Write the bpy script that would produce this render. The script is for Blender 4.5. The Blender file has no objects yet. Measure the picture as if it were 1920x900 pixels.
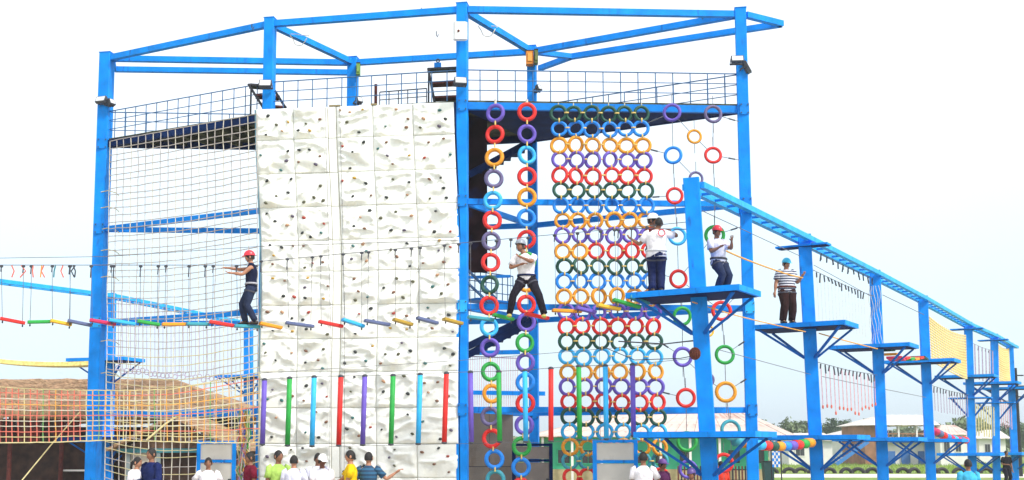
import bpy, bmesh, math, random
from mathutils import Vector, Matrix, noise
random.seed(7)
R = math.radians
V = Vector
scene = bpy.context.scene
col = scene.collection

# ------------------------------------------------------------------ camera
F_PX, CX, CY, HZ, CAMZ = 2200.0, 868.0, 595.0, 840.0, 1.8
PITCH = math.atan((HZ - CY) / F_PX)
cam_d = bpy.data.cameras.new('camera')
cam = bpy.data.objects.new('camera', cam_d); col.objects.link(cam)
cam.location = (0, 0, CAMZ)
cam.rotation_euler = (math.pi / 2 + PITCH, 0, 0)
cam_d.sensor_width = 36; cam_d.lens = F_PX / 1920 * 36
cam_d.shift_x = (960 - CX) / 1920; cam_d.shift_y = (CY - 450) / 1920
cam_d.clip_start = 0.1; cam_d.clip_end = 5000
scene.camera = cam

# ------------------------------------------------------------------ light
scene.view_settings.view_transform = 'Standard'
scene.view_settings.look = 'None'
scene.view_settings.exposure = 0.62
scene.view_settings.gamma = 1
SUN_EL, SUN_AZ = R(48), R(132)      # behind the camera, to its right
world = bpy.data.worlds.new("World"); scene.world = world; world.use_nodes = True
nt = world.node_tree; N = nt.nodes; L = nt.links; N.clear()
out = N.new('ShaderNodeOutputWorld')
sky = N.new('ShaderNodeTexSky'); sky.sky_type = 'NISHITA'; sky.sun_disc = False
sky.sun_elevation = SUN_EL; sky.sun_rotation = SUN_AZ; sky.air_density = 1; sky.dust_density = 3
b1 = N.new('ShaderNodeBackground'); b1.inputs[1].default_value = 0.05
L.new(sky.outputs[0], b1.inputs[0])
tc = N.new('ShaderNodeTexCoord'); sp = N.new('ShaderNodeSeparateXYZ'); L.new(tc.outputs['Generated'], sp.inputs[0])
nz = N.new('ShaderNodeTexNoise'); nz.inputs['Scale'].default_value = 2.2; nz.inputs['Detail'].default_value = 4
L.new(tc.outputs['Generated'], nz.inputs['Vector'])
ma = N.new('ShaderNodeMath'); ma.operation = 'MULTIPLY_ADD'; ma.inputs[1].default_value = 0.16
L.new(nz.outputs[0], ma.inputs[0]); 
ms = N.new('ShaderNodeMath'); ms.operation = 'SUBTRACT'; ms.inputs[1].default_value = 0.08
L.new(sp.outputs[2], ms.inputs[0]); L.new(ms.outputs[0], ma.inputs[2])
cr = N.new('ShaderNodeValToRGB')
e = cr.color_ramp.elements
e[0].position = 0.0; e[0].color = (0.46, 0.55, 0.63, 1)
e[1].position = 0.32; e[1].color = (0.80, 0.81, 0.82, 1)
x = cr.color_ramp.elements.new(0.13); x.color = (0.54, 0.66, 0.73, 1)
x = cr.color_ramp.elements.new(0.22); x.color = (0.66, 0.74, 0.77, 1)
L.new(ma.outputs[0], cr.inputs[0])
b2 = N.new('ShaderNodeBackground'); b2.inputs[1].default_value = 0.86
L.new(cr.outputs[0], b2.inputs[0])
ad = N.new('ShaderNodeAddShader'); L.new(b1.outputs[0], ad.inputs[0]); L.new(b2.outputs[0], ad.inputs[1])
L.new(ad.outputs[0], out.inputs[0])
sd = bpy.data.lights.new('sun', 'SUN'); sd.energy = 2.3; sd.angle = R(7); sd.color = (1, .97, .92)
so = bpy.data.objects.new('sun', sd); col.objects.link(so)
dsun = V((math.sin(SUN_AZ) * math.cos(SUN_EL), math.cos(SUN_AZ) * math.cos(SUN_EL), math.sin(SUN_EL)))
so.rotation_euler = (-dsun).to_track_quat('-Z', 'Y').to_euler(); so.location = (20, -20, 40)

# ------------------------------------------------------------------ pixel helpers (photo pixels 1920 x 900)
cp, spn = math.cos(PITCH), math.sin(PITCH)
def ray(px, py):
    u = (px - CX) / F_PX; v = -(py - CY) / F_PX
    return u, cp - spn * v, spn + cp * v
def U(px, py, Y):
    u, dy, dz = ray(px, py); k = Y / dy
    return V((u * k, Y, CAMZ + dz * k))
def HT(px, py, z):
    u, dy, dz = ray(px, py); k = (z - CAMZ) / dz
    return V((u * k, dy * k, z))
def PXM(Y): return Y / F_PX            # metres per photo pixel at distance Y

# ------------------------------------------------------------------ materials
MATS = {}
def mat(name, c, rough=0.6, var=0.12, scale=6, bump=0.0, bscale=40, metal=0.0, stain=None, spec=0.4):
    if name in MATS: return MATS[name]
    m = bpy.data.materials.new(name); m.use_nodes = True
    t = m.node_tree; n = t.nodes; l = t.links
    b = n['Principled BSDF']; b.inputs['Roughness'].default_value = rough; b.inputs['Metallic'].default_value = metal
    b.inputs['Specular IOR Level'].default_value = spec
    co = n.new('ShaderNodeTexCoord')
    nn = n.new('ShaderNodeTexNoise'); nn.inputs['Scale'].default_value = scale; nn.inputs['Detail'].default_value = 5
    l.new(co.outputs['Object'], nn.inputs['Vector'])
    r = n.new('ShaderNodeValToRGB')
    r.color_ramp.elements[0].position = .3; r.color_ramp.elements[1].position = .72
    r.color_ramp.elements[0].color = (*[max(0, k * (1 - var)) for k in c], 1)
    r.color_ramp.elements[1].color = (*[min(1, k * (1 + var)) for k in c], 1)
    l.new(nn.outputs[0], r.inputs[0]); last = r.outputs[0]
    if stain:
        n2 = n.new('ShaderNodeTexNoise'); n2.inputs['Scale'].default_value = stain[2]; n2.inputs['Detail'].default_value = 8
        mp = n.new('ShaderNodeMapping'); mp.inputs['Scale'].default_value = stain[3] if len(stain) > 3 else (1, 1, 1)
        l.new(co.outputs['Object'], mp.inputs[0]); l.new(mp.outputs[0], n2.inputs['Vector'])
        r2 = n.new('ShaderNodeValToRGB'); r2.color_ramp.elements[0].position = stain[1]; r2.color_ramp.elements[1].position = min(1, stain[1] + .15)
        l.new(n2.outputs[0], r2.inputs[0])
        mx = n.new('ShaderNodeMixRGB'); mx.inputs[2].default_value = (*stain[0], 1)
        l.new(r2.outputs[0], mx.inputs[0]); l.new(last, mx.inputs[1]); last = mx.outputs[0]
    l.new(last, b.inputs['Base Color'])
    if bump:
        n3 = n.new('ShaderNodeTexNoise'); n3.inputs['Scale'].default_value = bscale; n3.inputs['Detail'].default_value = 4
        l.new(co.outputs['Object'], n3.inputs['Vector'])
        bp = n.new('ShaderNodeBump'); bp.inputs['Strength'].default_value = bump; bp.inputs['Distance'].default_value = .02
        l.new(n3.outputs[0], bp.inputs['Height']); l.new(bp.outputs[0], b.inputs['Normal'])
    MATS[name] = m
    return m
def band_mat(name, colors, freq, axis=2, rough=.8):
    m = bpy.data.materials.new(name); m.use_nodes = True
    t = m.node_tree; n = t.nodes; l = t.links
    b = n['Principled BSDF']; b.inputs['Roughness'].default_value = rough
    co = n.new('ShaderNodeTexCoord'); s = n.new('ShaderNodeSeparateXYZ'); l.new(co.outputs['Object'], s.inputs[0])
    k = n.new('ShaderNodeMath'); k.operation = 'MULTIPLY'; k.inputs[1].default_value = freq; l.new(s.outputs[axis], k.inputs[0])
    fr = n.new('ShaderNodeMath'); fr.operation = 'FRACT'; l.new(k.outputs[0], fr.inputs[0])
    r = n.new('ShaderNodeValToRGB'); r.color_ramp.interpolation = 'CONSTANT'
    r.color_ramp.elements[0].color = (*colors[0], 1); r.color_ramp.elements[1].color = (*colors[1], 1); r.color_ramp.elements[1].position = 1 / len(colors)
    for i in range(2, len(colors)):
        q = r.color_ramp.elements.new(i / len(colors)); q.color = (*colors[i], 1)
    l.new(fr.outputs[0], r.inputs[0]); l.new(r.outputs[0], b.inputs['Base Color'])
    return m

BLUE = mat('blue_steel_paint', (0.0, 0.255, 0.86), .55, .2, 2.5, .12, 25, spec=.18, stain=((.01, .13, .50), .60, 4, (2, 2, .5)))
BLUE_LIT = mat('blue_rail_paint_lit', (0.02, 0.38, 0.88), .5, .16, 3, .1, spec=.2, stain=((.02, .16, .4), .64, 4))  # blue lightened: the light on the rail sides is put into the colour
BLUE2 = mat('blue_plate_paint', (0.0, 0.20, 0.66), .55, .16, 3, .15, 20, spec=.18, stain=((.03, .10, .25), .64, 6))
NAVY = mat('navy_steel_underside_shade', (0.002, 0.018, 0.085), .7, .35, 3, .2, 20, spec=.08)  # navy steel; also carries painted shade on deck and platform undersides
OLIVE = mat('weathered_deck_board', (0.075, 0.08, 0.045), .9, .5, 4, .4, 20, spec=.1, stain=((.03, .03, .02), .5, 3))
BLACK = mat('black_steel', (0.012, 0.014, 0.02), .5, .3, 6)
RUST = mat('rusty_red_steel', (0.10, 0.018, 0.012), .75, .4, 8, .2)
WALLW = mat('white_moulded_fibreglass', (0.85, 0.865, 0.82), .55, .05, 3, .3, 14, stain=((.84, .81, .66), .56, 1.1, (1, 1, .45)))
SEAM = mat('seam_dirt', (.66, .62, .45), .8, .2, 4)
ROPE_Y = mat('cream_rope', (0.62, 0.54, 0.28), .9, .2, 8)
ROPE_W = mat('pale_rope', (0.60, 0.56, 0.46), .9, .2, 8)
ROPE_G = mat('grey_wire', (0.11, 0.11, 0.13), .5, .2, 8)
ROPE_P = mat('pink_rope', (0.68, 0.17, 0.12), .9, .2, 8)
ROPE_O = mat('orange_rope', (0.72, 0.36, 0.08), .9, .2, 8)
ROPE_L = mat('lilac_rope', (0.42, 0.34, 0.46), .9, .2, 8)
ROPE_GR = mat('green_rope', (0.16, 0.36, 0.12), .9, .2, 8)
ROPE_PK = mat('pale_pink_rope', (0.70, 0.40, 0.45), .9, .2, 8)
CLIP = mat('dark_clip', (.05, .055, .07), .4, .2, 8)
PC = {'red': (.72, .022, .018), 'orange': (.76, .30, .012), 'purple': (.135, .085, .47), 'green': (.02, .34, .055),
      'dkgreen': (.008, .075, .05), 'ltblue': (.03, .42, .86), 'blue': (.008, .23, .78), 'teal': (.04, .30, .38),
      'slate': (.10, .13, .27), 'yellow': (.78, .45, .03), 'grey purple': (.13, .11, .24), 'magenta': (.55, .02, .10), 'olive': (.42, .27, .03)}
PM = {k: mat('painted_rubber_' + k.replace(' ', '_'), c, .55, .22, 9, .25, 30, stain=(tuple(q * .45 + .03 for q in c), .66, 9)) for k, c in PC.items()}
WM = {k: mat('painted_wood_' + k.replace(' ', '_'), c, .6, .12, 5, .15, 30, stain=(tuple(q * .6 + .05 for q in c), .66, 12)) for k, c in PC.items()}
TIE = mat('yellow_tie_rope', (0.74, 0.52, 0.16), .9, .15, 20)
GLASS = mat('lamp_glass', (.62, .64, .66), .15, .1, 5, spec=.8)
GREYH = mat('grey_housing', (.05, .055, .065), .4, .2, 5)
THATCH = mat('thatch', (0.34, 0.205, 0.115), .95, .35, 7, .8, 30, stain=((.22, .12, .05), .56, 3, (1, 4, 8)))
DKWOOD = mat('dark_brown_boards', (0.045, 0.022, 0.014), .85, .5, 3, .3)
MAROON = mat('maroon_panel', (0.16, 0.03, 0.022), .8, .4, 4, .2)
CEMENT = mat('grey_cement_board', (0.27, 0.235, 0.205), .85, .14, 2.5, .3, stain=((.17, .12, .09), .58, 1.4, (1, 1, .5)))
DOORW = mat('off_white_sheet', (0.60, 0.58, 0.53), .6, .08, 2.5, .1, stain=((.45, .43, .37), .6, 2))
GREENW = mat('green_painted_wall', (0.05, 0.48, 0.27), .7, .12, 1)
TIN = mat('pinkish_tin_sheet', (0.56, 0.44, 0.38), .5, .15, 1.5, .1, stain=((.34, .14, .10), .57, .9, (3, .5, 1)))
TIN2 = mat('pale_tin_sheet', (0.62, 0.58, 0.52), .5, .12, 1.5, .1, stain=((.42, .27, .18), .6, .9, (3, .5, 1)))
WHITEW = mat('whitewashed_wall', (0.72, 0.70, 0.66), .8, .08, 1)
BRICKW = mat('brown_wall', (0.30, 0.15, 0.08), .85, .3, 1)
GLASSD = mat('dark_window', (.03, .035, .04), .2, .2, 2, spec=.7)
RUBBER = mat('black_rubber', (.03, .028, .03), .8, .3, 8)
BARK = mat('bark', (.11, .08, .06), .9, .3, 5)
LEAF = mat('leaves_dark', (0.105, 0.16, 0.085), .8, .45, .6)
LEAF2 = mat('leaves_olive', (0.15, 0.20, 0.10), .8, .45, .6)

# ------------------------------------------------------------------ object helpers
WL = {}
def link(o, parent=None, w=None):
    col.objects.link(o)
    w = V(w) if w is not None else V((0, 0, 0))
    if parent is not None:
        o.parent = parent; o.location = w - WL[parent.name]
    else: o.location = w
    WL[o.name] = w
    return o
def thing(name, label, cat, loc, group=None):
    o = bpy.data.objects.new(name, None); o.empty_display_size = .2
    link(o, None, loc); o['label'] = label; o['category'] = cat
    if group: o['group'] = group
    return o
class MB:
    def __init__(s): s.v = []; s.f = []
    def add(s, vs, fs):
        k = len(s.v); s.v += [tuple(a) for a in vs]; s.f += [tuple(i + k for i in f) for f in fs]; return s
    def box(s, a, b):
        (x0, y0, z0), (x1, y1, z1) = a, b
        return s.add([(x0, y0, z0), (x1, y0, z0), (x1, y1, z0), (x0, y1, z0), (x0, y0, z1), (x1, y0, z1), (x1, y1, z1), (x0, y1, z1)],
                     [(0, 3, 2, 1), (4, 5, 6, 7), (0, 1, 5, 4), (1, 2, 6, 5), (2, 3, 7, 6), (3, 0, 4, 7)])
    def beam(s, a, b, w, h, side=None, bev=0.0):
        a = V(a); b = V(b); d = (b - a).normalized()
        if side is None:
            side = d.cross(V((0, 0, 1)))
            if side.length < .05: side = V((1, 0, 0))
        side = V(side); side = (side - d * side.dot(d)).normalized(); up = side.cross(d).normalized()
        pts = []
        if bev <= 0: prof = [(-1, -1), (1, -1), (1, 1), (-1, 1)]; prof = [(x * w / 2, y * h / 2) for x, y in prof]
        else:
            hw, hh = w / 2, h / 2
            prof = [(-hw + bev, -hh), (hw - bev, -hh), (hw, -hh + bev), (hw, hh - bev), (hw - bev, hh), (-hw + bev, hh), (-hw, hh - bev), (-hw, -hh + bev)]
        n = len(prof)
        for p in (a, b): pts += [p + side * x + up * y for x, y in prof]
        fs = [tuple(range(n - 1, -1, -1)), tuple(range(n, 2 * n))] + [(i, (i + 1) % n, n + (i + 1) % n, n + i) for i in range(n)]
        return s.add(pts, fs)
    def tube(s, pts, r, n=5, cap=True):
        pts = [V(p) for p in pts]; m = len(pts); vs = []
        rs = r if isinstance(r, (list, tuple)) else [r] * m
        prev = None
        for i, p in enumerate(pts):
            d = (pts[min(i + 1, m - 1)] - pts[max(i - 1, 0)])
            if d.length < 1e-6: d = V((0, 0, 1))
            d.normalize()
            if prev is None:
                prev = d.orthogonal().normalized()
            prev = (prev - d * prev.dot(d)).normalized(); q = d.cross(prev)
            for k in range(n):
                a = 2 * math.pi * k / n
                vs.append(p + (prev * math.cos(a) + q * math.sin(a)) * rs[i])
        fs = []
        for i in range(m - 1):
            for k in range(n):
                fs.append((i * n + k, i * n + (k + 1) % n, (i + 1) * n + (k + 1) % n, (i + 1) * n + k))
        if cap: fs.append(tuple(range(n - 1, -1, -1))); fs.append(tuple(range((m - 1) * n, m * n)))
        return s.add(vs, fs)
    def ell(s, c, r, nu=10, nv=7, rot=None, jit=0):
        c = V(c); vs = []; fs = []
        for j in range(nv + 1):
            th = math.pi * j / nv
            for i in range(nu):
                ph = 2 * math.pi * i / nu
                p = V((r[0] * math.sin(th) * math.cos(ph), r[1] * math.sin(th) * math.sin(ph), r[2] * math.cos(th)))
                if jit: p *= 1 + random.uniform(-jit, jit)
                if rot: p = rot @ p
                vs.append(c + p)
        for j in range(nv):
            for i in range(nu):
                fs.append((j * nu + i, (j + 1) * nu + i, (j + 1) * nu + (i + 1) % nu, j * nu + (i + 1) % nu))
        return s.add(vs, fs)
    def loft(s, rings, cap=True):
        """rings: list of (center, rx, ry, side, fwd)"""
        n = 14; vs = []; fs = []
        for c, rx, ry, sd_, fw in rings:
            for k in range(n):
                a = 2 * math.pi * k / n
                vs.append(V(c) + V(sd_) * (rx * math.cos(a)) + V(fw) * (ry * math.sin(a)))
        for i in range(len(rings) - 1):
            for k in range(n): fs.append((i * n + k, i * n + (k + 1) % n, (i + 1) * n + (k + 1) % n, (i + 1) * n + k))
        if cap: fs.append(tuple(range(n - 1, -1, -1))); fs.append(tuple(range((len(rings) - 1) * n, len(rings) * n)))
        return s.add(vs, fs)
    def torus(s, c, RR, r, axis=1, n=24, m=8, depth=1.0, arc=1.0):
        vs = []; fs = []; cnt = n if arc >= 1 else n + 1
        for i in range(cnt):
            a = 2 * math.pi * arc * i / n
            for j in range(m):
                b = 2 * math.pi * j / m
                rad = RR + r * math.cos(b); dz = r * math.sin(b) * depth
                p = (rad * math.cos(a), dz, rad * math.sin(a))
                if axis == 2: p = (p[0], p[2], p[1])
                if axis == 0: p = (p[1], p[0], p[2])
                vs.append(V(c) + V(p))
        for i in range(n):
            ii = (i + 1) % cnt
            for j in range(m): fs.append((i * m + j, ii * m + j, ii * m + (j + 1) % m, i * m + (j + 1) % m))
        return s.add(vs, fs)
    def mesh(s, name, m, smooth=False, off=None):
        me = bpy.data.meshes.new(name)
        o = V(off) if off is not None else V((0, 0, 0))
        me.from_pydata([(a[0] - o.x, a[1] - o.y, a[2] - o.z) for a in s.v], [], s.f); me.update()
        bm = bmesh.new(); bm.from_mesh(me); bmesh.ops.recalc_face_normals(bm, faces=bm.faces); bm.to_mesh(me); bm.free()
        if m: me.materials.append(m)
        if smooth:
            for p in me.polygons: p.use_smooth = True
        return me
    def center(s):
        n = len(s.v); return V((sum(a[0] for a in s.v) / n, sum(a[1] for a in s.v) / n, sum(a[2] for a in s.v) / n))
    def part(s, name, m, parent=None, label=None, smooth=False):
        """verts are in world space; origin goes to the middle of the shape"""
        c = s.center()
        o = bpy.data.objects.new(name, s.mesh(name, m, smooth, c)); link(o, parent, c)
        if label: o['label'] = label
        return o
def inst(name, me, parent, w, rot=None, scale=None):
    o = bpy.data.objects.new(name, me); link(o, parent, w)
    if rot: o.rotation_euler = rot
    if scale: o.scale = scale
    return o
def struct(o, kind='structure'): o['kind'] = kind; return o
def tag(o, label, cat, group=None):
    o['label'] = label; o['category'] = cat
    if group: o['group'] = group
    return o
def lerp(a, b, t): return a + (b - a) * t
def catmull(pts, n):
    out_ = []
    P = [V(p) for p in pts]
    for i in range(len(P) - 1):
        p0 = P[max(i - 1, 0)]; p1 = P[i]; p2 = P[i + 1]; p3 = P[min(i + 2, len(P) - 1)]
        for k in range(n):
            t = k / n
            out_.append(.5 * ((2 * p1) + (p2 - p0) * t + (2 * p0 - 5 * p1 + 4 * p2 - p3) * t * t + (3 * p1 - p0 - 3 * p2 + p3) * t ** 3))
    out_.append(P[-1]); return out_
def sagline(a, b, sag, n=8):
    a = V(a); b = V(b)
    return [a.lerp(b, i / n) - V((0, 0, sag * 4 * (i / n) * (1 - i / n))) for i in range(n + 1)]

# ------------------------------------------------------------------ ground
def sheet(name, pts, m):
    mb = MB(); mb.add(pts, [tuple(range(len(pts)))]); return struct(mb.part(name, m))
GRASSM = mat('grass_ground', (0.16, 0.24, 0.035), .95, .35, .35, .5, 6, stain=((.30, .25, .12), .56, .12))
SANDM = mat('sandy_ground', (0.42, 0.37, 0.29), .95, .15, .5, .5, 6, stain=((.30, .27, .18), .55, .3))
PATHM = mat('pale_path', (0.66, 0.62, 0.54), .9, .1, .4, .2)
g = sheet('ground', [(-1500, -60, 0), (1500, -60, 0), (1500, 2500, 0), (-1500, 2500, 0)], GRASSM)
sheet('yard', [(-40, -20, .004), (14, -20, .004), (24, 60, .004), (-40, 60, .004)], SANDM)
sheet('path', [(12, 72.5, .008), (120, 71, .008), (120, 81.5, .008), (12, 82, .008)], PATHM)
mbg = MB()
for i in range(9000):
    x = random.uniform(12, 70); y = random.uniform(84, 140)
    hgt = random.uniform(.1, .32); a = random.uniform(0, 6.28)
    mbg.add([(x, y, 0), (x + .08 * math.cos(a), y + .08 * math.sin(a), 0), (x + .1 * math.sin(a), y, hgt)], [(0, 1, 2)])
gr = mbg.part('grass', mat('grass_blades', (0.22, 0.33, 0.04), .9, .3, .3)); gr['kind'] = 'stuff'
tag(gr, 'short bright green grass beyond the pale path', 'grass')

# ------------------------------------------------------------------ tower
YC = 27.0
zt = U(867, 13, YC).z
TP = {'C': U(867, 13, YC), 'A': HT(201, 105, zt), 'B': HT(507, 40, zt), 'E': HT(1388, 22, zt), 'F': HT(662, 113, zt), 'D': HT(997, 92, zt)}
XY = {k: V((p.x, p.y, 0)) for k, p in TP.items()}
tower = thing('climbing_tower', 'tall bright blue steel frame tower with railed top deck', 'tower', XY['C'])
def at(k, z): return XY[k] + V((0, 0, z))
widths = {'A': .31, 'B': .25, 'C': .255, 'E': .265, 'D': .235, 'F': .26}
for k in 'ABCEDF':
    w = widths[k]
    p = MB().beam(at(k, 0), at(k, zt + .06), w, w, side=(.98, -.19, 0), bev=.012).part('post', BLUE, tower)
    MB().box((XY[k].x - w * .75, XY[k].y - w * .75, 0), (XY[k].x + w * .75, XY[k].y + w * .75, .025)).part('base_plate', BLUE2, p)
    MB().beam(at(k, zt + .06), at(k, zt + .075), w * 1.08, w * 1.08, side=(.98, -.19, 0)).part('cap', BLUE2, p)
def tb(k1, k2, z, w=.14, h=.15, name='beam', m=BLUE, s1=0, s2=0):
    a = at(k1, z); b = at(k2, z); d = (b - a).normalized()
    a = a + d * (widths[k1] * .5 + s1); b = b - d * (widths[k2] * .5 + s2)
    return MB().beam(a, b, w, h).part(name, m, tower)
ztb = zt - .07
for a, b in (('A', 'B'), ('B', 'C'), ('C', 'E'), ('A', 'F'), ('F', 'D'), ('B', 'F'), ('C', 'D'), ('D', 'E')): tb(a, b, ztb)
# second run of beams and the pointed corner beyond the right post
p1 = HT(215, 130, ztb); p2 = HT(655, 136, ztb)
MB().beam(at('A', ztb) + V((.12, .16, 0)), p1, .1, .12).part('beam', BLUE, tower)
MB().beam(p1, p2, .14, .14).part('beam', BLUE, tower)
q1 = HT(1072, 106, ztb); q2 = HT(1466, 45, ztb); q0 = HT(1012, 128, ztb)
MB().beam(q0, q1, .14, .13).part('beam', BLUE, tower)
MB().beam(q1 , q2, .14, .14).part('beam', BLUE, tower)
MB().beam(at('D', ztb) + (q1 - at('D', ztb)).normalized() * .15, q1, .13, .13).part('beam', BLUE, tower)
MB().beam(at('E', ztb) + V((.14, .03, 0)), q2, .14, .14).part('beam', BLUE, tower)
# deck
zd = U(880, 188, YC).z
DK = ['A', 'B', 'C', 'E', 'D', 'F']
mb = MB(); n = 6
ins = lambda k, z: at(k, z)
vs = [ins(k, zd - .05) for k in DK] + [ins(k, zd) for k in DK]
mb.add(vs, [tuple(range(5, -1, -1)), tuple(range(6, 12))] + [(i, (i + 1) % 6, 6 + (i + 1) % 6, 6 + i) for i in range(6)])
deck = mb.part('deck', OLIVE, tower)
for a, b in zip(DK, DK[1:] + DK[:1]):
    if (a, b) == ('B', 'C'): continue
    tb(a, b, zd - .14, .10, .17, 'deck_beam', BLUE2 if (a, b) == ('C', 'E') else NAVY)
# joists under the deck: left bay (A-B-F) and right bay (C-E-D)
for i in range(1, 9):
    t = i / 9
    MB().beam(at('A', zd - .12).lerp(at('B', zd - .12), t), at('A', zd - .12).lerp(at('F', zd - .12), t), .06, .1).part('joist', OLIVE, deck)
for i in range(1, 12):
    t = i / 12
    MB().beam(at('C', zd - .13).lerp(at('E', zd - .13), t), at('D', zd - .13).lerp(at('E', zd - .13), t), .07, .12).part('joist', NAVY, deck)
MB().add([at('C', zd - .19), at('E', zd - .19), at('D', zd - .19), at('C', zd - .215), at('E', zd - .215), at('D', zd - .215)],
         [(0, 1, 2), (5, 4, 3), (0, 3, 4, 1), (1, 4, 5, 2), (2, 5, 3, 0)]).part('soffit', NAVY, deck)  # navy here has the under-deck shade put into the colour
# railings
RH = .74
RAILM = mat('rail_blue_grey', (.035, .12, .27), .5, .3, 8)
def railing(a, b, n, h=RH, m=RAILM, rails=3, r=.013, name='railing', par=None, z=None):
    a = V(a); b = V(b)
    root = MB().tube([a + V((0, 0, h)), b + V((0, 0, h))], r * 1.2, 5).part(name, m, par or tower)
    for k in range(1, rails):
        MB().tube([a + V((0, 0, h * k / rails)), b + V((0, 0, h * k / rails))], r * .9, 5).part('rail', m, root)
    for i in range(n + 1):
        p = a.lerp(b, i / n); MB().tube([p, p + V((0, 0, h))], r, 5).part('baluster', m, root)
    return root
for a, b, n in (('A', 'B', 15), ('B', 'C', 13), ('C', 'E', 16), ('F', 'D', 11), ('A', 'F', 12), ('E', 'D', 13)):
    railing(at(a, zd), at(b, zd), n)
i1 = U(712, 190, 28.3); i2 = U(800, 190, 28); i1.z = i2.z = zd
railing(i1, i2, 5, .6, BLACK)
MB().tube([i1 - V((.1, 0, 0)), i1 + V((-.1, 0, .8))], .04, 6).part('rusty_post', RUST, tower)
# the lower rings
def zlev(py): return U(867, py, YC).z
for py, nm in ((378, 1), (575, 2), (768, 3)):
    z = zlev(py)
    for a, b in (('A', 'B'), ('A', 'F'), ('C', 'E'), ('D', 'E'), ('C', 'D'), ('F', 'D')):
        tb(a, b, z, .1, .13, 'ring_beam', BLUE if nm != 2 or a == 'A' else BLUE2)
bolt = MB().tube([(0, 0, 0), (0, -.025, 0)], .016, 6).mesh('bolt', CLIP)
for k in 'ACED':
    w = widths[k]
    for py in (378, 575, 768, 200):
        z = zlev(py); c_ = XY[k] + V((0, -w * .5 - .03, z))
        pl_ = MB().box((c_.x - w * .42, c_.y, z - .14), (c_.x + w * .42, c_.y + .03, z + .14)).part('joint_plate', BLUE2 if py != 575 else BLUE_LIT, tower)
        for sx in (-1, 1):
            for sz in (-1, 1): inst('bolt', bolt, pl_, (c_.x + sx * w * .3, c_.y, z + sz * .1))
# diagonal stair stringers, landing and the dark back panel behind the front post
def st(a, b, w=.09, h=.16, m=NAVY, nm='stair_stringer'): return MB().beam(a, b, w, h).part(nm, m, tower)
for (x0, y0, x1, y1) in ((878, 328, 1000, 262), (872, 668, 1004, 600), (872, 652, 1000, 590)):
    a = U(x0, y0, 27.9); b = U(x1, y1, 29.0); s = st(a, b)
    for i in range(1, 9):
        t = i / 9; p = a.lerp(b, t)
        MB().box((p.x - .02, p.y + .05, p.z - .02), (p.x + .16, p.y + .55, p.z + .01)).part('tread', NAVY, s)
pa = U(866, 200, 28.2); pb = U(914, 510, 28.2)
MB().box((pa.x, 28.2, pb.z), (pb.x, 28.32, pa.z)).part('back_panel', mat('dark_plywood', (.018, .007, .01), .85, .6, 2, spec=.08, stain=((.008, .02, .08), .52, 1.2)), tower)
la = U(880, 562, 28.4); lb = U(962, 562, 29.4)
lb.z = la.z
land = MB().beam(la, lb, .6, .05).part('landing', BLUE2, tower)
railing(la, lb, 8, .72, RAILM, par=tower)
MB().beam(U(878, 520, 28.1), U(955, 518, 29.3), .07, .07).part('ring_beam', BLUE2, tower)
for (x0, y0, x1, y1) in ((876, 505, 930, 560), (876, 530, 915, 566)):
    MB().beam(U(x0, y0, 27.8), U(x1, y1, 28.2), .05, .05).part('stair_stringer', RAILM, tower)
# right edge face pole of the wall and A post rope wraps
for k, py in enumerate((200, 300, 360, 390, 430, 470, 520, 640, 700)):
    p = HT(203, py, U(203, py, XY['A'].y).z)
    p = U(203, py, XY['A'].y - .17)
    mbk = MB(); mbk.tube([p + V((-.19, 0, 0)), p + V((0, -.03, .03)), p + V((.2, .0, -.02)), p + V((.26, .1, -.08))], .012, 5)
    if k > 1: mbk.part('lashing', ROPE_Y, tower)

# ladders on the deck
def ladder(loc_px, label, dirx, yy):
    (x0, y0), (x1, y1) = loc_px
    a = U(x0, y0, yy); b = U(x1, y1, yy); b.z = zd + .02
    t = thing('stair_ladder', label, 'ladder', b, 'black stair ladders on the deck')
    W = dirx
    for o in (V((0, 0, 0)), V(W)):
        MB().beam(a + o, b + o, .06, .09, side=(1, 0, 0)).part('stringer', BLACK, t)
        MB().beam(a + o + V((.0, .35, 0)), V(((a + o).x, a.y + .35, zd)), .04, .04, side=(1, 0, 0)).part('upright', BLACK, t)
    for i in range(3):
        p = a.lerp(b, (i + .02) / 2.6)
        MB().beam(p + V((0, .12, 0)), p + V(W) + V((0, .12, 0)), .3, .05).part('tread', BLACK if i < 1 else RUST, t)
    return t
ladder(((466, 158), (498, 204)), 'black steel step ladder on deck at the left by second post', (.55, .15, 0), 28.0)
ladder(((803, 129), (816, 186)), 'black steel step ladder on deck with blue pulley block on top', (.72, -.1, 0), 27.5)
pz = U(821, 129, 27.5)
t = thing('pulley_block', 'blue pulley block with ring on top of black ladder', 'pulley', pz)
MB().box((pz.x - .09, pz.y - .02, pz.z + .03), (pz.x + .08, pz.y + .12, pz.z + .15)).part('housing', BLUE2, t)
MB().torus((pz.x, pz.y + .05, pz.z + .22), .04, .014, n=14, m=6).part('ring', CLIP, t)
MB().tube([(pz.x, pz.y + .05, pz.z + .13), (pz.x, pz.y + .05, pz.z + .18)], .02, 6).part('shank', CLIP, t)

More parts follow.
